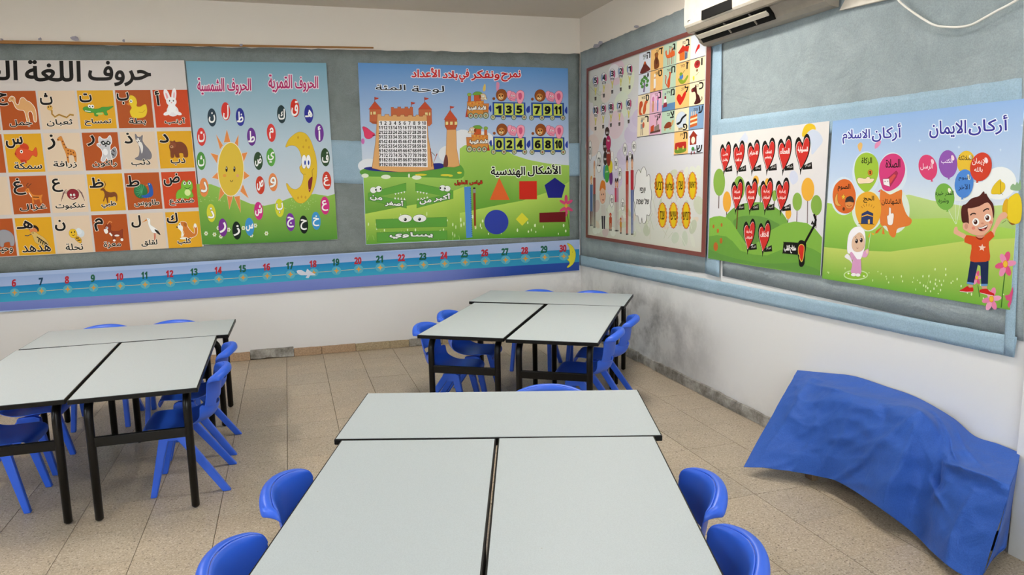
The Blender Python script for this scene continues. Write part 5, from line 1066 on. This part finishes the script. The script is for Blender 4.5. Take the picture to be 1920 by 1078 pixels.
# torn fabric scraps left along the top edge
fb1 = bpy.data.objects['fabric_backing']
for k, (x, y, w_, h_, wl) in enumerate([(140, 72, 16, 8, 'b'), (75, 73, 7, 5, 'b'), (232, 76, 5, 6, 'b'), (3, 74, 6, 5, 'b'), (452, 84, 6, 5, 'b'), (1118, 86, 12, 7, 'r'), (1126, 80, 9, 6, 'r'), (1193, 50, 8, 5, 'r')]):
    f = (lambda a, b, d: on_y(a, b, YB-d)) if wl == 'b' else (lambda a, b, d: on_x(a, b, XR-d))
    V = []; n = 9
    for q in range(n): a = 2*PI*q/n; rr_ = R.uniform(.6, 1.1); V.append(f(x+w_*.6*math.cos(a)*rr_, y+h_*.6*math.sin(a)*rr_, .026+R.uniform(0, .008)))
    V.append(f(x, y, .036)); V.append(f(x, y, .022))
    mesh_obj('torn_scrap', V, [(q, (q+1) % n, n) for q in range(n)]+[((q+1) % n, q, n+1) for q in range(n)], SCRAP, fb1 if wl == 'b' else bpy.data.objects['fabric_backing.001'])

# ------------------------------------------------------------------ desks
HT = .653
def desk(gx, gy, gth, ca, cb, L, W, rot, label, group, along='b'):
    """ca,cb: centre in the group's frame (a to the right, b away)"""
    x = gx+ca*math.cos(gth)-cb*math.sin(gth); y = gy+ca*math.sin(gth)+cb*math.cos(gth)
    rz = gth+rot+(PI/2 if along == 'b' else 0)
    t = empty('school_desk', (x, y, 0), rz); tag(t, label, 'desk', group)
    bm = bmesh.new(); add_box(bm, -L/2, L/2, -W/2, W/2, HT-.024, HT-.001)
    top = bm_obj('tabletop', bm, EDGE, t, bevel=.003, seg=2); top['label'] = 'black edged tabletop board'
    bm = bmesh.new(); add_box(bm, -L/2+.006, L/2-.006, -W/2+.006, W/2-.006, HT-.002, HT)
    lo = bm_obj('laminate', bm, LAM, top); lo['label'] = 'pale grey laminate surface'
    r = .0205; ix, iy = L/2-.075, W/2-.065; zr = HT-.024-r*.6; br = .085
    for sy in (-1, 1):
        for sx in (-1, 1):
            pts = [(sx*ix, sy*iy, .004), (sx*ix, sy*iy, .012), (sx*ix, sy*iy, zr-br)]
            for k in range(1, 7):
                a = k/6*PI/2; pts.append((sx*(ix-br+br*math.cos(a)), sy*iy, zr-br+br*math.sin(a)))
            pts.append((0, sy*iy, zr))
            bm = bmesh.new(); rs = [r*.55, r*.95]+[r]*(len(pts)-2); add_tube(bm, pts, rs, 14)
            bm_obj('leg', bm, BLACK, t, smooth=True)
    for sx in (-1, 1):
        bm = bmesh.new(); add_box(bm, sx*ix-.011, sx*ix+.011, -iy+.012, iy-.012, .385, .435)
        bm_obj('stretcher', bm, BLACK, t, bevel=.004)
    for sx in (-1, 1):
        bm = bmesh.new(); add_box(bm, sx*(ix-.12)-.012, sx*(ix-.12)+.012, -iy+.012, iy-.012, HT-.05, HT-.024)
        bm_obj('crossbar', bm, BLACK, t)
    return t
G1 = (.7305, 2.6276, -.314); G2 = (1.9218, 5.3949, -.5522); G3 = (-1.047, 5.1387, -.0171)
gd = 'white desks of the nearest cluster'
desk(*G1, 0, .312, 1.288, .618, 0, 'white desk set crosswise at the far end of the nearest cluster', 'nearest cluster of desks', 'a')
desk(*G1, -.3095, -.643, 1.27, .609, 0, 'white desk at the front left, nearest the camera on the left of the long gap', 'nearest cluster of desks')
desk(*G1, .3065, -.637, 1.27, .609, 0, 'white desk at the front right, nearest the camera on the right of the long gap', 'nearest cluster of desks')
desk(*G2, -.002, .298, 1.275, .595, -.027, 'crosswise white desk deepest in the room corner', 'desk cluster in the corner', 'a')
desk(*G2, -.294, -.653, 1.235, .585, 0, 'lengthwise white desk on the left of the corner cluster', 'desk cluster in the corner')
desk(*G2, .311, -.655, 1.275, .585, -.004, 'lengthwise white desk on the right of the corner cluster, beside the stained wall', 'desk cluster in the corner')
desk(*G3, .006, .272, 1.228, .575, 0, 'crosswise white desk along the back wall at the far end of the left cluster', 'left cluster of desks', 'a')
desk(*G3, -.307, -.678, 1.30, .58, .031, 'lengthwise white desk cut off by the left picture edge', 'left cluster of desks')
desk(*G3, .282, -.678, 1.30, .573, .031, 'lengthwise white desk on the right side of the left cluster', 'left cluster of desks')

# ------------------------------------------------------------------ chairs
def shell(rows, nu, name, parent, skip=None, thick=.006):
    V = []; F = []
    for (y, z, hw, cy, cz) in rows:
        for i in range(nu+1):
            u = -1+2*i/nu; V.append((u*hw, y+cy*u*u, z+cz*abs(u)**2.4))
    for j in range(len(rows)-1):
        for i in range(nu):
            if skip and skip(i, j): continue
            a = j*(nu+1)+i; F.append((a, a+1, a+nu+2, a+nu+1))
    o = mesh_obj(name, V, F, PLAST, parent, smooth=True)
    s = o.modifiers.new('solid', 'SOLIDIFY'); s.thickness = thick; s.offset = 0
    b = o.modifiers.new('sub', 'SUBSURF'); b.levels = 1; b.render_levels = 2
    return o
def interp(keys, n):
    out = []; m_ = len(keys)-1
    for k in range(n+1):
        t = k/n*m_; i = min(int(t), m_-1); f = t-i
        def cr(j):
            p0 = keys[max(i-1, 0)][j]; p1 = keys[i][j]; p2 = keys[i+1][j]; p3 = keys[min(i+2, m_)][j]
            return .5*(2*p1+(-p0+p2)*f+(2*p0-5*p1+4*p2-p3)*f*f+(-p0+3*p1-3*p2+p3)*f**3)
        out.append(tuple(cr(j) for j in range(5)))
    return out
def make_chair():
    t = empty('school_chair')
    # (y, z, half width, forward curl of the sides, lift of the sides)
    seat_k = [(.205, .325, .135, 0, 0), (.215, .352, .150, -.004, .0), (.190, .372, .165, -.006, .004), (.10, .368, .178, 0, .006), (0, .360, .182, 0, .012), (-.085, .366, .182, .012, .04), (-.135, .388, .178, .05, .062), (-.158, .420, .166, .075, .05), (-.165, .448, .150, .070, .03)]
    seat = shell(interp(seat_k, 20), 14, 'seat', t)
    seat['label'] = 'blue bucket shaped seat with raised sides'
    back_k = [(-.165, .446, .145, .062, .02), (-.170, .470, .147, .060, .01), (-.177, .520, .160, .058, 0), (-.184, .575, .172, .058, 0), (-.188, .612, .172, .056, -.006), (-.194, .638, .163, .052, -.014), (-.206, .654, .150, .046, -.022)]
    rows = interp(back_k, 14)
    back = shell(rows, 14, 'backrest', t, skip=lambda i, j: j in (1, 2) and 4 <= i <= 9)
    # outward rolled rim along the top of the backrest
    bm = bmesh.new(); V = []
    top = rows[-1]
    pr = [(0, 0), (-.012, .004), (-.026, .001), (-.034, -.009), (-.036, -.030)]
    ring = []
    full = [(top[0]+top[3]*u*u, top[1]+top[4]*abs(u)**2.4, u*top[2]) for u in [-1+2*i/18 for i in range(19)]]
    side = rows[-7:-1]
    left = [(r_[0]+r_[3], r_[1]+r_[4], -r_[2]) for r_ in side]; right = [(r_[0]+r_[3], r_[1]+r_[4], r_[2]) for r_ in side[::-1]]
    path = left+full+right
    for k, (y, z, x) in enumerate(path):
        e = min(1, min(k, len(path)-1-k)/6)
        sx = (x/.17)
        ring.append([bm.verts.new((x+(-a)*sx*.35*e, y+a*e, z+b*e)) for a, b in pr])
    for a, b in zip(ring, ring[1:]):
        for q in range(len(pr)-1): bm.faces.new([a[q], b[q], b[q+1], a[q+1]])
    rim = bm_obj('back_rim', bm, PLAST, t, smooth=True); s = rim.modifiers.new('solid', 'SOLIDIFY'); s.thickness = .005; s.offset = 0
    s = rim.modifiers.new('sub', 'SUBSURF'); s.levels = 1; s.render_levels = 1
    # A shaped side legs: front and rear leg meet in an apex under the seat
    for sx in (-1, 1):
        def legm(yt0, yt1, yb0, yb1, xt, xb, zt, nm):
            bm = bmesh.new(); w_ = .016
            A_ = [(sx*(xt-w_), yt0, zt), (sx*(xt+w_), yt0, zt), (sx*(xt+w_), yt1, zt), (sx*(xt-w_), yt1, zt)]
            B_ = [(sx*(xb-w_), yb0, 0), (sx*(xb+w_), yb0, 0), (sx*(xb+w_), yb1, 0), (sx*(xb-w_), yb1, 0)]
            va = [bm.verts.new(p) for p in A_]; vb = [bm.verts.new(p) for p in B_]
            bm.faces.new(va); bm.faces.new(vb[::-1])
            for i in range(4): bm.faces.new([va[i], vb[i], vb[(i+1) % 4], va[(i+1) % 4]])
            return bm_obj(nm, bm, PLAST, t, bevel=.006, seg=2, angle=.5)
        legm(.075, .125, .160, .192, .150, .168, .335, 'leg'); legm(.005, .060, -.215, -.172, .150, .192, .335, 'leg')
        bm = bmesh.new(); add_prism(bm, [(.02, .300), (.005, .325), (.01, .350), (.05, .358), (.10, .358), (.125, .345), (.130, .315), (.120, .300)], 0, sx*.132, sx*.167)
        bm_obj('leg_bracket', bm, PLAST, t, bevel=.005)
    bm = bmesh.new(); add_box(bm, -.15, .15, .03, .055, .300, .335); bm_obj('under_rail', bm, PLAST, t, bevel=.004)
    return t
proto = make_chair(); pkids = list(proto.children); used = False
def chair(g, a, b, d, label, group, jit=0.0):
    global used
    gx, gy, th = g; x = gx+a*math.cos(th)-b*math.sin(th); y = gy+a*math.sin(th)+b*math.cos(th)
    rz = th+{'+a': -PI/2, '-a': PI/2, '-b': PI}[d]+jit
    if not used: t = proto; used = True
    else:
        t = proto.copy(); COL.objects.link(t)
        for c in pkids: n = c.copy(); COL.objects.link(n); n.parent = t
    t.location = (x, y, 0); t.rotation_euler = (0, 0, rz); tag(t, label, 'chair', group)
g_ = 'blue chairs around the nearest desks'
chair(G1, .52, -.85, '-a', 'blue chair on the right of the nearest desks, closer of two, by the bottom edge', g_)
chair(G1, .525, -.43, '-a', 'blue plastic chair on the right of the nearest desks, the farther of two', g_)
chair(G1, -.535, -.40, '+a', 'blue plastic chair on the left of the nearest desks, the farther of two', g_)
chair(G1, -.535, -.875, '+a', 'blue chair on the left of the nearest desks, closer of two, by the bottom edge', g_)
chair(G1, .225, .497, '-b', 'blue plastic chair behind the nearest cluster, only its top rim showing', g_)
g_ = 'blue chairs around the corner desks'
chair(G2, -.49, -.94, '+a', 'blue plastic chair on the left of the corner desks, the closer of two', g_)
chair(G2, -.49, -.46, '+a', 'blue plastic chair on the left of the corner desks, the farther of two', g_)
chair(G2, .475, -.88, '-a', 'blue plastic chair on the right of the corner desks, the closer of two', g_)
chair(G2, .535, -.42, '-a', 'blue plastic chair tucked between the corner desks and the stained wall', g_)
chair(G2, -.20, .472, '-b', 'blue plastic chair behind the corner desks, rim showing left of the room corner', g_)
chair(G2, .28, .472, '-b', 'blue plastic chair behind the corner desks, rim showing right of the room corner', g_)
g_ = 'blue chairs around the left desks'
chair(G3, .465, -.88, '-a', 'blue plastic chair on the right of the left cluster, closer of two, legs fully visible', g_)
chair(G3, .455, -.34, '-a', 'blue plastic chair on the right of the left cluster, the farther of two', g_)
chair(G3, -.48, -.87, '+a', 'blue plastic chair under the left cluster nearest the left picture edge', g_)
chair(G3, -.495, -.36, '+a', 'blue plastic chair under the left cluster at the left edge, farther back', g_)
chair(G3, -.27, .442, '-b', 'blue plastic chair behind the left cluster by the back wall, left of two', g_)
chair(G3, .19, .442, '-b', 'blue plastic chair behind the left cluster by the back wall, right of two', g_)

# ------------------------------------------------------------------ bench under a blue cloth
t = empty('bench', (XR-.16, 2.9, 0)); tag(t, 'low bench hidden under the blue cloth, only its brown leg and dark end showing', 'bench')
box('seat_board', -.06, .15, -.66, .50, .335, .365, WOOD, t, .004)
for x, y, m_ in ((-.125, .235, WOOD), (.125, .27, WOOD)):
    box('leg', x-.02, x+.02, y-.03, y+.03, 0, .335 if x > 0 else .20, m_, t, .003)
box('foot_rail', -.14, .145, .22, .25, .15, .19, WOOD, t, .003)
for x in (-.05, .125): box('leg', x-.02, x+.02, -.64, -.60, 0, .335, BLACK, t, .003)
box('end_panel', -.05, .12, -.66, -.64, .0, .335, BLACK, t); box('rail', -.05, .10, -.675, -.66, .10, .145, ALU, t)
def clothnet():
    # rows from the wall (top) down to the hem; each point: picture px,py and its distance plane x
    Wl = XR-.012
    rows = [
     [(1495, 694, Wl), (1548, 699, Wl), (1601, 705, Wl), (1660, 724, Wl), (1719, 745, Wl), (1786, 783, Wl), (1827, 817, Wl), (1871, 832, Wl), (1913, 849, Wl)],
     [(1490, 703, 2.87), (1530, 713, 2.84), (1590, 724, 2.82), (1650, 741, 2.81), (1728, 765, 2.81), (1775, 800, 2.80), (1812, 838, 2.79), (1858, 862, 2.79), (1907, 878, 2.80)],
     [(1483, 716, 2.80), (1516, 738, 2.73), (1572, 746, 2.70), (1640, 758, 2.69), (1733, 779, 2.70), (1766, 832, 2.70), (1792, 862, 2.67), (1842, 886, 2.65), (1894, 912, 2.64)],
     [(1468, 742, 2.70), (1512, 770, 2.655), (1560, 780, 2.66), (1632, 790, 2.66), (1712, 818, 2.655), (1752, 868, 2.66), (1776, 890, 2.63), (1832, 915, 2.62), (1889, 935, 2.62)],
     [(1448, 778, 2.60), (1500, 806, 2.60), (1552, 818, 2.63), (1618, 832, 2.64), (1690, 858, 2.60), (1738, 902, 2.65), (1768, 928, 2.60), (1822, 958, 2.60), (1878, 968, 2.60)],
     [(1422, 824, 2.47), (1478, 842, 2.53), (1534, 852, 2.60), (1600, 872, 2.62), (1662, 902, 2.55), (1722, 944, 2.64), (1756, 978, 2.57), (1806, 1012, 2.56), (1862, 1018, 2.58)],
     [(1394, 876, 2.33), (1452, 880, 2.44), (1512, 889, 2.55), (1572, 904, 2.60), (1640, 946, 2.52), (1708, 996, 2.62), (1748, 1035, 2.54), (1800, 1076, 2.52), (1842, 1082, 2.56)]]
    P = [[on_x(*p) for p in r_] for r_ in rows]
    return P
P = clothnet(); NU, NV = 120, 84; m0, n0 = len(P)-1, len(P[0])-1
def cr1(p0, p1, p2, p3, f): return .5*(2*p1+(p2-p0)*f+(2*p0-5*p1+4*p2-p3)*f*f+(3*p1-3*p2+p3-p0)*f**3)
def surf(u, v):
    x, y = u*n0, v*m0; i, j = min(int(x), n0-1), min(int(y), m0-1); f, g = x-i, y-j
    row = []
    for q in (j-1, j, j+1, j+2):
        q = max(0, min(m0, q)); r_ = P[q]; row.append(cr1(r_[max(i-1, 0)], r_[i], r_[i+1], r_[min(i+2, n0)], f))
    return cr1(*row, g)
V = []
from mathutils import noise as mn
for j in range(NV+1):
    for i in range(NU+1):
        u, v = i/NU, j/NV; p = surf(u, v)
        e = min(1, v*6)*min(1, u*10+.2)*min(1, (1-u)*10+.2)
        q = Vector((u*5, v*3.5, 1.7)); w1 = abs(mn.noise(q*1.3)); w2 = abs(mn.noise(Vector((u*11+v*5, v*5, 4)))) ; w3 = mn.noise(Vector((u*22, v*14, 9)))
        x_ = u*8; y_ = v*6
        def crease(ax, ay, bx, by, wd, h):
            tx, ty = bx-ax, by-ay; l2 = tx*tx+ty*ty; t_ = max(0, min(1, ((x_-ax)*tx+(y_-ay)*ty)/l2)); dd = math.hypot(x_-ax-t_*tx, y_-ay-t_*ty)
            return h*math.exp(-abs(dd)/wd)*(.35+.65*math.sin(PI*min(1, max(.05, t_))))
        fo_ = crease(4.0, 1.9, 2.9, 6, .30, .055)+crease(4.05, 2.0, 4.25, 6, .22, .03)-crease(3.75, 2.6, 3.1, 5.8, .35, .035)+crease(5.6, 2.6, 7.9, 2.0, .16, .03)-crease(5.4, 2.9, 5.5, 4.2, .3, .03)+crease(5.2, 3.9, 6.2, 4.4, .15, .018)
        fo_ += crease(.9, 1.0, .5, 5.5, .25, .022)+crease(1.0, 1.4, 2.6, 1.7, .2, .02)+crease(2.6, 2.2, 2.3, 5.6, .12, .012)+crease(1.5, 3.2, 1.6, 5.8, .1, .009)+crease(4.5, .6, 6.6, 2.4, .15, .02)+crease(4.9, .3, 7.0, 1.7, .1, .012)+crease(7.0, 3.2, 6.6, 6, .3, .03)+crease(3.2, 2.0, 3.3, 3.0, .12, -.018)
        d = .026*(.3-w1)+.014*(.25-w2)+.003*w3+fo_*1.35
        nrm = Vector((-.8, -.25, .55)).normalized()
        p = p+nrm*d*e*1.2
        p.x = min(p.x, XR-.006)
        if p.z < .012: p.z = .012
        V.append(p)
F = [(j*(NU+1)+i, j*(NU+1)+i+1, (j+1)*(NU+1)+i+1, (j+1)*(NU+1)+i) for j in range(NV) for i in range(NU)]
# right end flap that hangs down the near end of the bench
o = mesh_obj('cloth_cover', V, F, CLOTH, smooth=True); tag(o, 'rumpled blue non-woven cloth draped over the low bench against the right wall', 'cloth')
s = o.modifiers.new('solid', 'SOLIDIFY'); s.thickness = .002; s.offset = 0
s = o.modifiers.new('sub', 'SUBSURF'); s.levels = 1; s.render_levels = 1
fp = [[(1913, 849, XR-.012), (1908, 880, 2.87), (1894, 912, 2.64)], [(1905, 900, XR-.03), (1902, 922, 2.86), (1886, 948, 2.62)], [(1897, 950, XR-.05), (1890, 972, 2.84), (1876, 990, 2.60)], [(1888, 1024, 2.84), (1872, 1034, 2.78), (1858, 1050, 2.60)], [(1886, 1028, 2.80), (1862, 1042, 2.70), (1838, 1090, 2.55)]]
V = [on_x(*p) for r_ in fp for p in r_]; F = [(j*3+i, j*3+i+1, j*3+i+4, j*3+i+3) for j in range(4) for i in range(2)]
fo = mesh_obj('end_flap', V, F, CLOTH, o, smooth=True); s = fo.modifiers.new('sub', 'SUBSURF'); s.levels = 2; s.render_levels = 2; s = fo.modifiers.new('solid', 'SOLIDIFY'); s.thickness = .002
# ------------------------------------------------------------------ air conditioner
AY0, AY1 = 3.40, 4.66
t = empty('air_conditioner', (XR-.038, (AY0+AY1)/2, 2.53)); tag(t, 'white wall mounted split air conditioner with a dusty grey underside, cut by the top edge', 'air conditioner')
ox, oy, oz = t.location
hl = (AY1-AY0)/2
bm = bmesh.new(); add_prism(bm, [(.018, .34), (-.16, .34), (-.195, .31), (-.200, .24), (-.197, .135), (-.185, .118), (.018, .118)], 1, -hl, hl)
bm_obj('front_panel', bm, ACW, t, bevel=.008, seg=3)
bm = bmesh.new()
add_prism(bm, [(-.186, .117), (-.165, .088), (-.120, .090), (-.085, .052), (-.075, .030), (-.040, .008), (.018, .003), (.018, .117)], 1, -hl+.003, hl-.003)
bm_obj('casing', bm, ACG, t, bevel=.003)
bm = bmesh.new(); add_prism(bm, [(-.150, .084), (-.128, .096), (-.090, .060), (-.070, .022), (-.078, .018), (-.100, .046), (-.125, .072)], 1, -hl+.42, hl-.06)
bm_obj('outlet', bm, DARK, t)
for k, (y0, y1) in enumerate([(-hl+.43, hl-.07)]):
    bm = bmesh.new(); add_prism(bm, [(-.139, .062), (-.134, .070), (-.112, .052), (-.110, .040)], 1, y0, y1); bm_obj('louvre', bm, METW, t, bevel=.002)
for y in (-.05, .22):
    bm = bmesh.new(); add_prism(bm, [(-.148, .078), (-.138, .090), (-.080, .036), (-.086, .020)], 1, y, y+.008); bm_obj('louvre_bracket', bm, ACG, t)
bm = bmesh.new(); yb = hl-.405; add_box(bm, -.204, -.194, yb-.17, yb+.17, .128, .190); bm_obj('display_window', bm, DARK, t, bevel=.002)
bm = bmesh.new(); add_box(bm, -.1995, -.1975, hl-.085, hl-.055, .158, .162); add_box(bm, -.1995, -.1975, hl-.061, hl-.055, .150, .162); bm_obj('badge', bm, DARK, t)
bm = bmesh.new(); add_prism(bm, [(-.170, .084), (-.168, .082), (-.128, .086), (-.128, .089)], 1, -hl+.02, hl-.02); bm_obj('seam', bm, ACG, t)
c0 = on_x(1573, 19.5, XR-.03); c1 = on_x(1700, -12, XR-.03)
bm = bmesh.new()
pts = [on_x(1572, 17, XR-.012), on_x(1578, 21, XR-.035), on_x(1640, 7, XR-.035), on_x(1760, -22, XR-.035)]
A_ = on_x(1573, 20, XR-.035); B_ = on_x(1760, -24, XR-.035)
vs = [bm.verts.new(c) for c in [(XR-.035, A_.y, A_.z), (XR-.035, B_.y, B_.z), (XR-.035, B_.y, B_.z+.06), (XR-.035, A_.y-.05, A_.z+.06), (XR-.017, A_.y, A_.z), (XR-.017, B_.y, B_.z), (XR-.017, B_.y, B_.z+.06), (XR-.017, A_.y-.05, A_.z+.06)]]
for f in [(0, 3, 2, 1), (4, 5, 6, 7), (0, 1, 5, 4), (1, 2, 6, 5), (2, 3, 7, 6), (3, 0, 4, 7)]: bm.faces.new([vs[i] for i in f])
o = bm_obj('cable_trunking', bm, ACW, bevel=.003); tag(o, 'cream plastic trunking on the right wall leaving the air conditioner', 'trunking')
# hanging cable
pts = [on_x(x, y, XR-.043) for x, y in ((1668, -32), (1676, -14), (1686, 2), (1705, 18), (1730, 35), (1752, 47), (1775, 50.5), (1800, 50.5), (1822, 46), (1845, 34), (1870, 20), (1895, 7), (1925, -12), (1950, -30))]
bm = bmesh.new(); sm = []
for i in range(len(pts)-1):
    p0, p1, p2, p3 = pts[max(i-1, 0)], pts[i], pts[i+1], pts[min(i+2, len(pts)-1)]
    for k in range(4): sm.append(cr1(p0, p1, p2, p3, k/4))
sm.append(pts[-1]); add_tube(bm, sm, .0052, 10)
o = bm_obj('cable', bm, CABLE, smooth=True); tag(o, 'white cable hanging in a slack loop on the right wall at the top edge', 'cable')
# ------------------------------------------------------------------ ceiling lamps (above the picture)
for k, (lx, ly) in enumerate(LAMPS):
    t = empty('ceiling_lamp', (lx, ly, ZC)); tag(t, ['fluorescent ceiling lamp above the corner desks', 'fluorescent ceiling lamp above the left desks', 'fluorescent ceiling lamp above the nearest desks', 'fluorescent ceiling lamp above the left front of the room'][k], 'lamp')
    box('lamp_housing', -.15, .15, -.62, .62, -.06, 0, LAMPB, t, .004); box('diffuser', -.13, .13, -.6, .6, -.095, -.06, LAMPM, t, .01)
